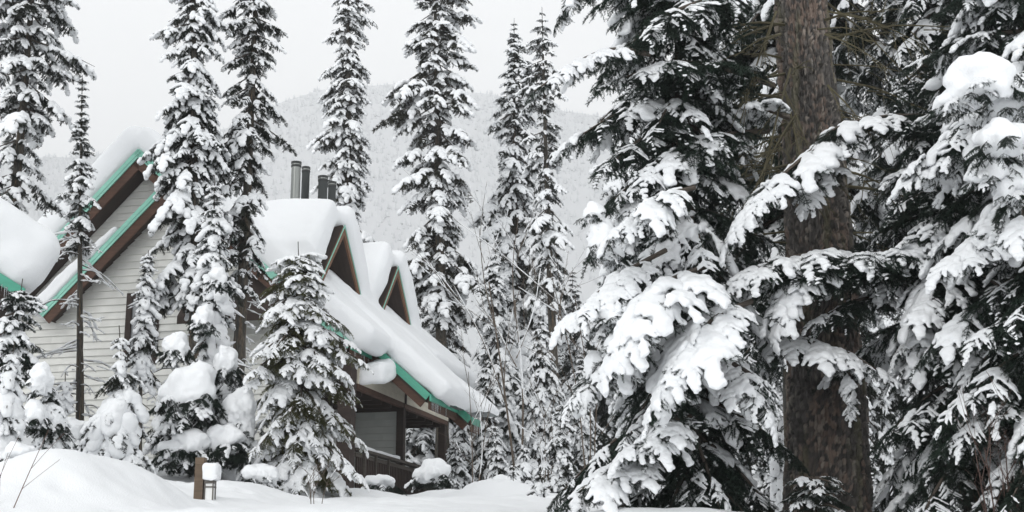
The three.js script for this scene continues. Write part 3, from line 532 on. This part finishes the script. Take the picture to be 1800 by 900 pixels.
// ---------------------------------------------------------------- trees beyond and beside the cabin
const brownish = [1.25, 1, 0.85], grey = [1, 1, 1];
conifer('snowy_spruce', 'tall narrow snow-plastered spruce rising behind the four roof flues', { seed: 3, px: 622, py: 700, d: 44, top: -130, crown: [[640, 66], [420, 58], [300, 50], [100, 44], [0, 36]], tone: brownish, snow: 0.85, n: 5, step: 0.3, topx: 612 });
conifer('snowy_spruce', 'broadest tall snowy spruce right of the dormers, dark trunk showing to its base', { seed: 4, px: 781, py: 660, d: 38, top: -150, crown: [[560, 80], [440, 82], [330, 92], [240, 80], [130, 78], [30, 64]], tone: brownish, snow: 0.82, n: 5, rough: 0.25, step: 0.36, trunk: 0.2, pitch: -0.6, topx: 760 });
conifer('snowy_spruce', 'snow-covered spruce with a pointed top beside the thin dark-trunked one', { seed: 5, px: 912, py: 880, d: 40, top: 32, crown: [[860, 85], [640, 84], [450, 72], [300, 52], [160, 40], [90, 22]], tone: grey, snow: 0.88, n: 5, step: 0.28, topx: 904 });
conifer('snowy_spruce', 'thin spruce with a long dark trunk, its pointed top near the overhanging bough', { seed: 6, px: 984, py: 880, d: 36, top: 12, crown: [[520, 48], [400, 55], [280, 46], [160, 46], [70, 24]], tone: grey, snow: 0.7, n: 4, rough: 0.3, step: 0.34, trunk: 0.15, topx: 953 });
conifer('snowy_spruce', 'bushy snow-laden young spruce right of the last porch post', { seed: 7, px: 850, py: 880, d: 33, top: 590, crown: [[860, 52], [760, 40], [680, 24]], tone: grey, snow: 0.7 });
conifer('snowy_spruce', 'snow-laden spruce behind the bare sapling, filling the gap below the two pointed tops', { seed: 8, px: 930, py: 880, d: 46, top: 400, crown: [[870, 110], [700, 95], [560, 60]], tone: grey, snow: 0.65, n: 6 });
conifer('snowy_spruce', 'dark-stemmed snowy spruce standing just left of the big near fir', { seed: 9, px: 1010, py: 890, d: 42, top: 470, crown: [[880, 80], [760, 70], [600, 45]], tone: grey, snow: 0.55 });
conifer('snowy_spruce', 'snowy spruce seen through the open end of the porch', { seed: 10, px: 760, py: 850, d: 42, top: 520, crown: [[850, 110], [700, 100], [580, 50]], tone: grey, snow: 0.6, n: 6 });
conifer('snowy_spruce', 'low snowy spruce at the foot of the last porch post', { seed: 12, px: 815, py: 890, d: 36, top: 690, crown: [[880, 60], [800, 50], [740, 25]], tone: grey, snow: 0.7 });
for (const [px, py, d, top, w, lab] of [[868, 890, 27, 735, 42, 'slight snowy fir just right of the porch roof end'], [925, 895, 24, 770, 40, 'small snow-covered fir at the foot of the bare sapling'], [985, 895, 26, 700, 46, 'small snowy fir at the left foot of the large dark fir'], [905, 898, 23, 800, 34, 'knee-high snowy fir left of the low white humps at the bottom edge'], [956, 902, 20, 822, 36, 'snow-burdened fir seedling between the low white humps at the bottom edge'], [800, 885, 31, 760, 34, 'small snowy fir behind the foot of the last porch post']])
  conifer('young_fir', lab, { seed: px, px, py, d, top, crown: [[885, w], [(885 + top) / 2, w * 0.75], [top + 20, w * 0.25]], tone: grey, snow: 0.8, n: 6, step: 0.16, pitch: -0.6 });
for (const [px, d, top, w, lab] of [[868, 37, 420, 70, 'snow-thick spruce just right of the broad dark-trunked spruce, behind the roof end'], [950, 33, 545, 58, 'white-frosted spruce behind the fine forks of the bare sapling'], [902, 50, 300, 90, 'pale snowy spruce farthest back between the broad spruce and the pointed pair'], [1022, 36, 610, 52, 'snow-packed spruce peeping past the left boughs of the large fir']])
  conifer('snowy_spruce', lab, { seed: px + 3, px, py: 885, d, top, crown: [[880, w], [(880 + top) / 2, w * 0.8], [top + 40, w * 0.3]], tone: grey, snow: 0.95, n: 6, step: 0.26, pitch: -0.8 });
// in front of the cabin
conifer('snowy_fir', 'big snow-heavy fir before the gable, its lower half bare and twiggy', { seed: 13, px: 345, py: 800, d: 23, topx: 338, top: -260, crown: [[520, 55], [430, 85], [330, 88], [230, 78], [120, 62], [20, 54]], snow: 0.9, n: 6, step: 0.27, rough: 0.3, dead: [0.25, 1.1], trunk: 0.12, pitch: -0.75 });
conifer('snowy_fir', 'dark slender fir with a straight clear trunk right of the big gable fir', { seed: 14, px: 410, py: 800, d: 24, top: -220, crown: [[500, 30], [430, 62], [330, 78], [200, 62], [100, 52], [0, 46]], snow: 0.5, n: 5, rough: 0.3, step: 0.27, dead: [0.6, 0.5], trunk: 0.13, pitch: -0.7 });
conifer('slim_fir', 'slim dead-limbed fir with a tufted snowy top before the left roof edges', { seed: 15, px: 145, py: 745, d: 24, topx: 145, top: 132, crown: [[420, 34], [360, 36], [300, 27], [220, 24], [150, 9]], snow: 0.8, n: 4, step: 0.2, rough: 0.3, dead: [0.1, 1.0, 0.7], trunk: 0.075, bend: 0.3, pitch: -0.5 });
conifer('snowy_fir', 'pillar-like fir buried in pillows of snow behind the wooden lamp post', { seed: 16, px: 378, py: 830, d: 20, topx: 377, top: 308, crown: [[830, 100], [740, 98], [660, 76], [560, 48], [450, 36], [370, 22]], snow: 0.8, load: 0.3, loadMax: 0.8, n: 7, step: 0.2, pitch: -0.65, needle: M.needleNear,
  extra: (t) => {
for (const [px, py, d, w, h] of [[338, 688, 19.2, 54, 62], [312, 610, 19.6, 26, 32], [424, 735, 19.3, 34, 62], [300, 745, 19.2, 30, 34], [395, 775, 19, 42, 34], [328, 785, 18.9, 44, 36], [440, 795, 19.2, 26, 30], [398, 640, 19.6, 26, 36], [360, 560, 19.8, 22, 28], [385, 490, 19.9, 18, 24]]) pillow(t, px, py, d, w, h);
  } });
conifer('slim_fir', 'small slender fir clothed in snow lumps before the dark window', { seed: 17, px: 251, py: 740, d: 22.5, topx: 262, top: 440, crown: [[665, 26], [600, 28], [540, 22], [480, 16]], snow: 0.5, load: 0.45, loadMax: 0.3, n: 6, step: 0.12, pitch: -0.6, dead: [0.5, 0.4] });
conifer('young_fir', 'small pointed fir with a bare tip and drooping snowy sides, left of the lamp post', { seed: 18, px: 214, py: 810, d: 18, topx: 209, top: 572, crown: [[808, 76], [730, 60], [660, 34], [610, 12]], snow: 0.6, load: 0.45, loadMax: 0.6, n: 6, step: 0.16, pitch: -0.75 });
conifer('young_fir', 'stubby fir under a tall rounded snow cap, behind the left snow mound', { seed: 19, px: 75, py: 800, d: 17, top: 665, crown: [[795, 46], [730, 38], [690, 26]], snow: 0.85, load: 0.5, loadMax: 0.4, n: 6, step: 0.13, pitch: -0.7, needle: M.needleNear,
  extra: (t) => { pillow(t, 72, 668, 17, 26, 36, { n: 4, sprays: 10 }); pillow(t, 60, 730, 16.9, 28, 30); pillow(t, 95, 740, 17.1, 26, 34); } });
conifer('young_fir', 'snow-smothered fir cut by the left edge of the picture', { seed: 20, px: 6, py: 850, d: 15, top: 600, crown: [[840, 48], [760, 44], [690, 34], [640, 20]], snow: 0.9, load: 0.6, loadMax: 0.45, n: 6, step: 0.14, pitch: -0.7 });
conifer('young_fir', 'white snow-buried fir between the stubby capped fir and the gable wall', { seed: 22, px: 105, py: 780, d: 19.5, top: 655, crown: [[780, 40], [720, 30], [680, 18]], snow: 0.95, load: 0.9, loadMax: 0.5, n: 6, step: 0.14, pitch: -0.6 });
conifer('young_spruce', 'olive-needled young spruce with a curled bare leader before the porch', { seed: 23, px: 532, py: 868, topx: 524, d: 19, top: 425, crown: [[855, 98], [790, 96], [700, 78], [620, 74], [540, 58], [490, 36], [465, 8]], snow: 0.62, n: 6, rough: 0.5, step: 0.19, pitch: -0.35, tone: [3.6, 2.9, 1.6], trunk: 0.05, kind: 'near', spread: 0.34, gap: 0.1 });
conifer('snowy_fir', 'tall ragged fir at the upper left edge with snow-lined outreaching branches', { seed: 24, px: -18, py: 800, d: 25, top: -300, crown: [[420, 40], [330, 62], [200, 75], [60, 100], [0, 90]], snow: 0.85, n: 5, rough: 0.3, step: 0.38, pitch: -0.55, trunk: 0.13 });
conifer('snowy_fir', 'dark low fir under the neighbouring roof at the left edge', { seed: 25, px: 15, py: 800, d: 18.6, top: 490, crown: [[680, 40], [620, 55], [560, 52], [520, 30]], snow: 0.45, n: 6, step: 0.16, pitch: -0.5, needle: M.needleNear });
// ---------------------------------------------------------------- the near trees on the right
const NN = M.needleNear;
conifer('dark_fir', 'dark tall fir half hidden between the great trunk and the large fir', { seed: 36, px: 1412, py: 900, d: 17, top: -500, crown: [[560, 150], [300, 210], [100, 230], [-100, 210]], kind: 'near', needle: NN, snow: 0.12, n: 5, step: 0.4, pitch: -0.45, rough: 0.5, spread: 0.6, gap: 0.14, trunk: 0.2 });
conifer('dark_fir', 'dark thick-trunked fir leaning over the upper right with bare twigs', { seed: 35, px: 1768, py: 900, d: 15, top: -600, crown: [[420, 120], [250, 250], [100, 280], [-100, 260]], kind: 'near', needle: NN, snow: 0.08, n: 5, step: 0.42, pitch: -0.5, rough: 0.4, spread: 0.55, gap: 0.14, trunk: 0.26 });
conifer('large_fir', 'large dark fir with heavy snow-laden boughs left of the great trunk', { seed: 31, px: 1215, py: 900, d: 12, top: -420, crown: [[960, 222], [880, 215], [700, 218], [560, 212], [430, 185], [330, 175], [200, 160], [60, 150], [-100, 130]], kind: 'near', needle: NN, snow: (y) => table([[0, 0.12], [1.0, 0.14], [1.4, 0.4], [2.5, 0.45], [3.1, 0.12], [4, 0.02]], y), n: 5, step: 0.4, pitch: -0.34, rough: 0.55, spread: 0.5, gap: 0.115, trunk: 0.11, right: 0.62,
  extra: (t) => { for (const [px, py, d, w, h, sl] of [[1066, 425, 11.7, 34, 44, -0.2], [1046, 372, 11.8, 22, 22, 0], [1048, 655, 11.4, 30, 46, -0.3], [1090, 560, 11.3, 46, 26, -0.3]]) pillow(t, px, py, d, w, h, { slope: sl, kind: 'near', sprays: 40 });
    [[[1235, 470, 11.8], [1165, 500, 11.3], [1110, 555, 11], [1085, 610, 10.9]], [[1320, 530, 11.8], [1255, 560, 11.2], [1200, 620, 10.9], [1160, 690, 10.8]], [[1225, 730, 11.8], [1165, 745, 11.3], [1115, 785, 11.1]], [[1170, 440, 11.9], [1080, 490, 11.5], [1010, 555, 11.3]], [[1160, 590, 11.8], [1075, 625, 11.4], [1020, 690, 11.2]], [[1160, 790, 11.8], [1070, 825, 11.3], [1000, 880, 11.1]], [[1220, 330, 11.8], [1150, 350, 11.4], [1090, 400, 11.2]], [[1290, 640, 11.8], [1330, 670, 11.3], [1350, 720, 11.2]]]
      .forEach((pts, i) => boughOn(t, pts, { seed: 200 + i, snow: [0.95, 0.9, 0.75, 0.7, 0.55, 0.5, 0.55, 0.5][i], spread: [0.5, 0.52, 0.44, 0.44, 0.42, 0.42, 0.42, 0.36][i], gap: 0.085, under: 0.6 })); } });
conifer('near_fir', 'dark fir with snow-edged boughs spreading right of the great trunk', { seed: 33, px: 1712, py: 900, d: 11.8, top: 130, crown: [[960, 230], [850, 225], [700, 220], [600, 215], [480, 190], [380, 140], [250, 70]], kind: 'near', needle: NN, snow: (y) => table([[0, 0.05], [1.2, 0.06], [1.6, 0.28], [2.4, 0.2], [2.8, 0.03]], y), n: 5, step: 0.36, pitch: -0.25, rough: 0.5, spread: 0.5, gap: 0.12, trunk: 0.1, left: 0.72 });
conifer('near_fir', 'fir at the right edge bowed under the largest pillows of snow', { seed: 34, px: 1885, py: 900, d: 10.6, top: -200, crown: [[960, 200], [600, 170], [300, 200], [150, 210], [0, 120]], kind: 'near', needle: NN, snow: (y) => table([[0, 0.04], [1.2, 0.06], [1.6, 0.2], [2.4, 0.12], [2.9, 0.6], [4, 0.4]], y), n: 5, step: 0.4, pitch: -0.35, rough: 0.7, spread: 0.5, gap: 0.12, trunk: 0.12,
  extra: (t) => {
for (const [px, py, d, w, h, sl] of [[1722, 140, 10.2, 66, 58, 0.25], [1782, 175, 10.3, 50, 46, 0], [1765, 245, 10.0, 56, 38, 0.1], [1672, 178, 10.25, 34, 26, 0.5], [1745, 300, 10.1, 42, 26, 0.2], [1790, 320, 10.05, 34, 34, 0]]) pillow(t, px, py, d, w, h, { slope: sl, kind: 'near', sprays: 30 });
  } });
for (const [px, py, top, d, w, lab] of [[1520, 880, 150, 30, 110, 'pale snowy spruce glimpsed just right of the great trunk'], [1620, 880, 20, 38, 120, 'far snowy spruce behind the dark fir right of the great trunk'], [1795, 880, -60, 27, 120, 'snow-thick spruce showing at the upper right corner'], [1340, 880, 300, 32, 120, 'snow-covered spruce in the gap left of the great trunk'], [1120, 880, 60, 45, 120, 'faint snowy spruce behind the large dark fir']])
  conifer('snowy_spruce', lab, { seed: px, px, py, d, top, crown: [[870, w], [(870 + top) / 2, w * 0.7], [top + 60, w * 0.2]], tone: grey, snow: 0.65, n: 6, step: 0.3 });
conifer('young_fir', 'bent snow-drowned sapling left of the foot of the great trunk', { seed: 41, px: 1366, py: 920, d: 14.5, top: 735, crown: [[930, 44], [850, 40], [780, 24]], snow: 0.9, load: 0.8, loadMax: 0.4, n: 6, step: 0.13, pitch: -0.9 });
conifer('fir_sapling', 'little dark sapling in front of the great trunk', { seed: 42, px: 1440, py: 940, d: 11.5, top: 806, crown: [[930, 70], [880, 55], [845, 32]], kind: 'near', needle: NN, snow: 0.02, n: 6, step: 0.1, pitch: 0.05, rough: 0.7, spread: 0.16, gap: 0.07, trunk: 0.018 });

// the great old trunk with its plated bark
{
  const base = stand(1454, 900, 13), t = thing('old_spruce', 'great old spruce trunk with flaking bark, crossed by snow-laden boughs', 'conifer', base);
  reseed(77);
  const H = 9.5, A = 300, B = 640, pos = [], col = [], idx = [];
  const cell = (a, y) => {                                             // nearest bark plate: distance to its rim, its own number
    const gy = 0.12, gx = A0, v = y / gy, u = a; let d1 = 9, d2 = 9, id = 0;
    for (let j = -1; j <= 1; j++) for (let i = -1; i <= 1; i++) {
      const cy = Math.floor(v) + j, cx = Math.floor(u * gx) + i, w = ((cx % gx) + gx) % gx, h = Math.sin(w * 127.1 + cy * 311.7) * 43758.5453, h2 = Math.sin(w * 269.5 + cy * 183.3) * 43758.5453, fx = h - Math.floor(h), fy = h2 - Math.floor(h2);
      const dx = (cx + fx - u * gx), dy = (cy + fy - v), d = Math.hypot(dx * 1.1, dy);
      if (d < d1) { d2 = d1; d1 = d; id = fx * 7.3 + fy * 3.1; } else if (d < d2) d2 = d;
    }
    return [d2 - d1, id];
  }, A0 = 62;
  const rad = (y) => table([[0, 0.4], [0.6, 0.355], [2, 0.305], [4, 0.25], [6, 0.205], [9.5, 0.165]], y);
  for (let j = 0; j <= B; j++) for (let i = 0; i <= A; i++) {
    const u = (i % A) / A, y = (j / B) * H - 0.5, a = u * 6.2832, wob = 0.02 * N3(Math.cos(a) * 3, Math.sin(a) * 3, y * 1.3);
    const yw = y + 0.05 * N3(Math.cos(a) * 4, Math.sin(a) * 4, y * 4), uw = u + 0.006 * N3(Math.cos(a) * 8, y * 7, Math.sin(a) * 8) + 1;
    const [e, id] = cell(uw % 1, yw), [e2, id2] = cell((uw + 0.37) % 1, yw * 2.6 + 5);
    const plate = smooth(0.02, 0.16, e), fl = id2 - Math.floor(id2), f = id - Math.floor(id);
    const fur = 1 - smooth(0, 0.14, Math.abs(N3(Math.cos(a) * 7, Math.sin(a) * 7, y * 0.8 + 3)));
    const r = rad(Math.max(0, y)) + wob - 0.024 * fur + 0.036 * plate * (0.45 + 0.8 * f) + 0.006 * smooth(0.02, 0.2, e2) * fl + 0.006 * N3(Math.cos(a) * 40, Math.sin(a) * 40, y * 30);
    pos.push(Math.cos(a) * r + 0.06 * Math.sin(y * 0.6), y, Math.sin(a) * r);
    const warm = smooth(0.1, 0.55, N3(Math.cos(a) * 2, Math.sin(a) * 2, y * 0.9) * 0.9 + (fl - 0.35) * 0.8), pale = smooth(0.72, 0.95, f * 0.6 + fl * 0.45), moss = smooth(0.15, 0.5, N3(Math.cos(a) * 3 + 9, Math.sin(a) * 3, y * 1.4) + 0.25 * (f - 0.5)) * 0.55;
    const c = [lerp(0.092, 0.145, warm), lerp(0.085, 0.108, warm), lerp(0.079, 0.088, warm)].map((q, k) => lerp(lerp(q * (0.6 + 0.8 * fl), [0.3, 0.27, 0.235][k], pale * 0.6), [0.13, 0.125, 0.075][k], moss));
    col.push(...c);
  }
  for (let j = 0; j < B; j++) for (let i = 0; i < A; i++) { const a = j * (A + 1) + i, c = a + A + 1; idx.push(a, c, a + 1, a + 1, c, c + 1); }
  const g = new THREE.BufferGeometry();
  g.setAttribute('position', new THREE.Float32BufferAttribute(pos, 3)); g.setAttribute('color', new THREE.Float32BufferAttribute(col, 3)); g.setIndex(idx); g.computeVertexNormals();
  obj('trunk', g, std(0xffffff, { vertexColors: true, roughness: 0.92 }), t);
  // its boughs, each one a part with its own foliage and snow
  const bough = (pts, o) => boughOn(t, pts, o);
  bough([[1530, 226, 12.9], [1450, 250, 12.4], [1385, 300, 12.1], [1325, 350, 11.9], [1288, 410, 11.8]], { seed: 1, snow: 0.45, spread: 0.44, gap: 0.1 });
  bough([[1640, 205, 13], [1560, 205, 12.7], [1470, 225, 12.4], [1425, 270, 12.2]], { seed: 2, snow: 0.4, spread: 0.38 });
  bough([[1490, 300, 12.9], [1450, 300, 12.4], [1430, 330, 12.3], [1420, 350, 12.2]], { seed: 3, snow: 0.8, spread: 0.3 });
  bough([[1560, 455, 12.8], [1480, 445, 12.4], [1400, 450, 12.1], [1330, 470, 11.9], [1270, 505, 11.8]], { seed: 4, snow: 0.25, spread: 0.52, gap: 0.08, under: 0.6 });
  bough([[1470, 455, 12.5], [1415, 475, 12.1], [1380, 515, 11.9], [1370, 560, 11.8]], { seed: 5, snow: 1, spread: 0.4 });
  bough([[1650, 430, 12.8], [1570, 445, 12.4], [1500, 465, 12.1], [1450, 490, 12]], { seed: 6, snow: 0.04, spread: 0.5, under: 0.6 });
  bough([[1720, 430, 12.6], [1610, 436, 12.2], [1510, 452, 12], [1430, 470, 11.95], [1370, 492, 11.9]], { seed: 15, snow: 0.04, spread: 0.5, gap: 0.055, under: 0.45 });
  bough([[1560, 520, 12.7], [1500, 530, 12.3], [1450, 555, 12.1]], { seed: 16, snow: 0.1, spread: 0.4, gap: 0.07 });
  bough([[1360, 590, 12.7], [1420, 600, 12.3], [1490, 620, 12.1], [1550, 655, 12]], { seed: 7, snow: 0.6, spread: 0.4 });
  bough([[1470, 625, 12.4], [1490, 650, 12.1], [1495, 690, 12], [1493, 715, 12]], { seed: 8, snow: 0.9, spread: 0.22 });
  bough([[1360, 150, 13], [1270, 120, 12.6], [1170, 110, 12.2], [1090, 140, 12]], { seed: 9, snow: 0.08, spread: 0.5, under: 0.8 });
  bough([[1350, -30, 13], [1240, 0, 12.5], [1150, 40, 12.1], [1080, 110, 12]], { seed: 10, snow: 0.03, spread: 0.5, under: 0.9 });
  bough([[1140, 95, 12.1], [1070, 88, 11.6], [1010, 112, 11.4], [940, 160, 11.2]], { seed: 11, snow: 0.6, spread: 0.27, from: 0.2, under: 0.7 });
  bough([[1060, -40, 11.5], [1010, -10, 11.4], [985, 30, 11.3]], { seed: 12, snow: 0.3, spread: 0.25, under: 0.9 });
  bough([[1350, 230, 13], [1260, 240, 12.6], [1160, 280, 12.2], [1080, 350, 12]], { seed: 13, snow: 0.1, spread: 0.5, under: 0.8 });
  bough([[1390, 210, 12.9], [1330, 190, 12.8], [1260, 215, 12.9]], { seed: 14, snow: 1, spread: 0.34 });
  // dead, lichen-yellow twigs standing off the trunk
  const tw = [], add = (p, d, l, r, n) => { const e = p.clone().addScaledVector(d, l).add(V(0, -0.12 * l * l, 0)); tw.push(tube([p, p.clone().lerp(e, 0.5).add(V(0, 0.06 * l, 0)), e], (s) => r * (1 - 0.75 * s), 4, 7)); for (let i = 0; i < n; i++) add(p.clone().lerp(e, rr(0.2, 0.95)), V(d.x + rr(-0.9, 0.9), d.y + rr(-0.8, 0.5), d.z + rr(-0.9, 0.9)).normalize(), l * rr(0.25, 0.5), r * 0.45, n > 3 ? 2 : 0); };
  for (let i = 0; i < 80; i++) { const y = rr(2.6, 8.5), az = rr(-0.3, 6.6), r = rad(y); add(V(Math.cos(az) * r, y, Math.sin(az) * r), V(Math.cos(az), rr(-0.5, 0.15), Math.sin(az)), rr(0.3, 1.3), rr(0.008, 0.022), 4); }
  for (const [x0, y0, x1, y1, d] of [[1365, 20, 1300, 190, 12.5], [1390, 120, 1330, 330, 12.4], [1372, 60, 1290, 90, 12.4], [1400, 200, 1310, 345, 12.3], [1380, 160, 1420, 330, 12.4], [1370, 300, 1290, 285, 12.4], [1450, 60, 1560, 110, 12.6], [1455, 150, 1530, 230, 12.6], [1455, 20, 1620, 60, 12.8]]) { const a = at(x0, y0, d + 0.4).sub(base), b = at(x1, y1, d).sub(base), l = a.distanceTo(b); add(a, b.clone().sub(a).normalize(), l, 0.014, 6); add(a, b.clone().sub(a).add(V(rr(-0.2, 0.2), rr(-0.2, 0.2), 0.1)).normalize(), l * 0.7, 0.009, 5); }
  obj('dead_twigs', tw, M.lichen, t, 'stuff');
}
// ---------------------------------------------------------------- lamp post, shrubs
{
  const p = at(350, 880, 15), k = 15 / FOCAL, t = thing('path_light', 'weathered wooden post with a frosted lantern and snow cap beside it in the drift', 'lamp post', V(p.x, 0, p.z), -0.12);
  const top = at(350, 803, 15).y, w = 0.048;
  obj('post', [box(-w, w, top - 1.3, top - 0.085, -w, w), box(-w + 0.007, w - 0.007, top - 0.087, top - 0.075, -w + 0.007, w - 0.007), box(-w, w, top - 0.077, top, -w, w)], M.post, t);
  const lx = 0.115, lt = top - 0.245, lw = 0.05, l = obj('lantern', [box(lx - lw, lx + lw, lt - 0.03, lt, -lw, lw), box(lx - lw, lx + lw, lt - 0.3, lt - 0.288, -lw, lw), box(lx - lw - 0.002, lx + lw + 0.002, lt - 0.075, lt - 0.062, -lw - 0.002, lw + 0.002),
    ...[[-1, -1], [1, -1], [-1, 1], [1, 1]].map(([a, b]) => box(lx + a * (lw - 0.005) - 0.005, lx + a * (lw - 0.005) + 0.005, lt - 0.287, lt - 0.031, b * (lw - 0.005) - 0.005, b * (lw - 0.005) + 0.005)), box(lx - lw - 0.03, lx - lw - 0.001, lt - 0.2, lt - 0.12, -0.015, 0.015)], M.bronze, t);
  obj('glass', box(lx - lw + 0.011, lx + lw - 0.011, lt - 0.286, lt - 0.032, -lw + 0.011, lw - 0.011), M.frosted, l);
  obj('snow_cap', skin((x, y, z) => Math.max(sdBox(x + 0.15 * y * 0.2, y - 0.045, z, 0.09, 0.108, 0.085, 0.045), -y - 0.025 + 0.02 * N3(x * 12, 1, z * 12)) + 0.02 * N3(x * 7, y * 7, z * 7), V(-0.2, -0.1, -0.18), V(0.2, 0.32, 0.18), 0.011), M.snow, t).position.set(lx + 0.012, lt + 0.03, 0);
}
// bare bushes: thin forking stems, some with snow lying along them
function bush(name, label, px, py, d, topPy, o) {
  reseed(o.seed); const base = stand(px, py, d), t = thing(name, label, o.category ?? 'shrub', base), H = heightAt(base, topPy) - base.y, stems = [], white = [];
  const grow = (p, dir, l, r, depth) => {
    const q = p.clone().addScaledVector(dir, l * 0.5).add(V(rr(-0.04, 0.04) * l, 0, rr(-0.04, 0.04) * l)), e = q.clone().addScaledVector(V(dir.x + rr(-0.15, 0.15), dir.y - (o.sag ?? 0), dir.z + rr(-0.15, 0.15)).normalize(), l * 0.5);
    stems.push(tube([p, q, e], (s) => Math.max(0.0016, r * (1 - 0.6 * s)), depth > 1 ? 6 : 4, 6));
    const up = 1 - Math.abs(dir.y);
    if (o.snow && rnd() < o.snow * (0.35 + up)) { const w = Math.max(0.006, r * 0.9) + o.lay * rr(0.5, 1.2) * (0.4 + up); white.push(tube([p, q, e].map((v) => v.clone().add(V(0, r * 0.8 + w * 0.35, 0))), (s) => w * (0.8 + 0.3 * Math.sin(s * 13 + p.x * 50)) * (s < 0.05 || s > 0.95 ? 0.4 : 1), 6, 10)); }
    if (depth > 0) for (let i = 0; i < (o.fork ?? 4); i++) { const s = rr(0.3, 1), b = p.clone().lerp(e, s), a = rr(0, 6.283), k = rr(0.35, o.wide ?? 0.9); grow(b, V(dir.x + Math.cos(a) * k, dir.y * 0.8 + rr(-0.1, 0.4), dir.z + Math.sin(a) * k).normalize(), l * rr(0.35, 0.62), r * 0.5, depth - 1); }
  };
  for (let i = 0; i < o.stems; i++) { const a = rr(0, 6.283), s = rr(0, o.spread); grow(V(Math.cos(a) * 0.06, -0.1, Math.sin(a) * 0.06), V(Math.cos(a) * s, 1, Math.sin(a) * s).normalize(), H * rr(0.7, 1.0), o.r, o.depth); }
  obj('stems', stems, o.bark ?? M.twig, t, 'stuff');
  if (white.length) obj('snow', white, M.snow, t, 'stuff');
  return t;
}
bush('bare_sapling', 'bare forking sapling with snow along its thin branches, standing between porch and firs', 915, 880, 28, 450, { seed: 51, stems: 2, spread: 0.1, r: 0.026, depth: 3, fork: 3, snow: 0.6, lay: 0.006, wide: 0.6, category: 'sapling' });
bush('bare_sapling', 'leafless shrub spraying thin snowy twigs at the foot of the bare sapling', 958, 890, 27, 700, { seed: 52, stems: 4, spread: 0.5, r: 0.012, depth: 2, fork: 4, snow: 0.6, lay: 0.008 });
bush('bare_sapling', 'fine bare twigs rising beside the eave end of the porch roof', 832, 890, 26, 640, { seed: 53, stems: 3, spread: 0.16, r: 0.012, depth: 2, fork: 3, snow: 0.3, lay: 0.006 });
bush('bare_sapling', 'hair-thin leafless twigs against the white slope left of the large fir', 1040, 880, 22, 400, { seed: 54, stems: 3, spread: 0.12, r: 0.012, depth: 2, fork: 4, snow: 0.2, lay: 0.006 });
bush('bare_bush', 'reddish bare stems crossing the lower left corner', 2, 905, 11.5, 712, { seed: 55, stems: 4, spread: 0.45, r: 0.0045, depth: 1, fork: 2, snow: 0, bark: std(lin(0.13, 0.07, 0.055)) });
bush('bare_bush', 'tiny bare twigs poking from the drift in front of the olive spruce', 555, 868, 16, 790, { seed: 56, stems: 4, spread: 0.7, r: 0.006, depth: 2, fork: 3, snow: 0.2, lay: 0.004 });
bush('bare_sapling', 'tangle of bare red-brown twigs at the bottom right under the dark fir', 1760, 960, 10.8, 700, { seed: 58, stems: 7, spread: 0.7, r: 0.009, depth: 2, fork: 4, snow: 0, bark: std(lin(0.09, 0.055, 0.045)) });
// shrubs buried under snow
function mounded(label, px, py, d, w, h, seedN) {
  const t = thing('buried_shrub', label, 'shrub', stand(px, py, d)); reseed(seedN); const p = at(px, py, d); pillow(t, px, py, d, w, h, { n: 7, sprays: 34 });
}
mounded('rounded snow heap over a dark shrub right of the last porch post', 878, 868, 24, 52, 34, 61);
mounded('lumpy snow-buried shrub against the porch railing end', 765, 828, 24.5, 36, 26, 62);
mounded('small lumpy snow-covered bush below the railing, right of the olive spruce', 668, 850, 23, 30, 16, 63);
mounded('low white snow hump hiding a shrub at the bottom edge left of the large fir', 975, 892, 19, 40, 24, 64);
mounded('snow hump over a twiggy shrub below the bare sapling', 925, 892, 22, 34, 20, 65);
mounded('snow-swallowed shrub between the left edge fir and the left drift', 34, 800, 14.6, 34, 26, 66);
mounded('round snow-covered shrub against the gable wall above the left drift', 128, 760, 19, 34, 30, 67);
mounded('snow-heaped shrub between the lamp post and the olive spruce', 462, 835, 18.2, 30, 24, 68);
renderer.render(scene, camera);
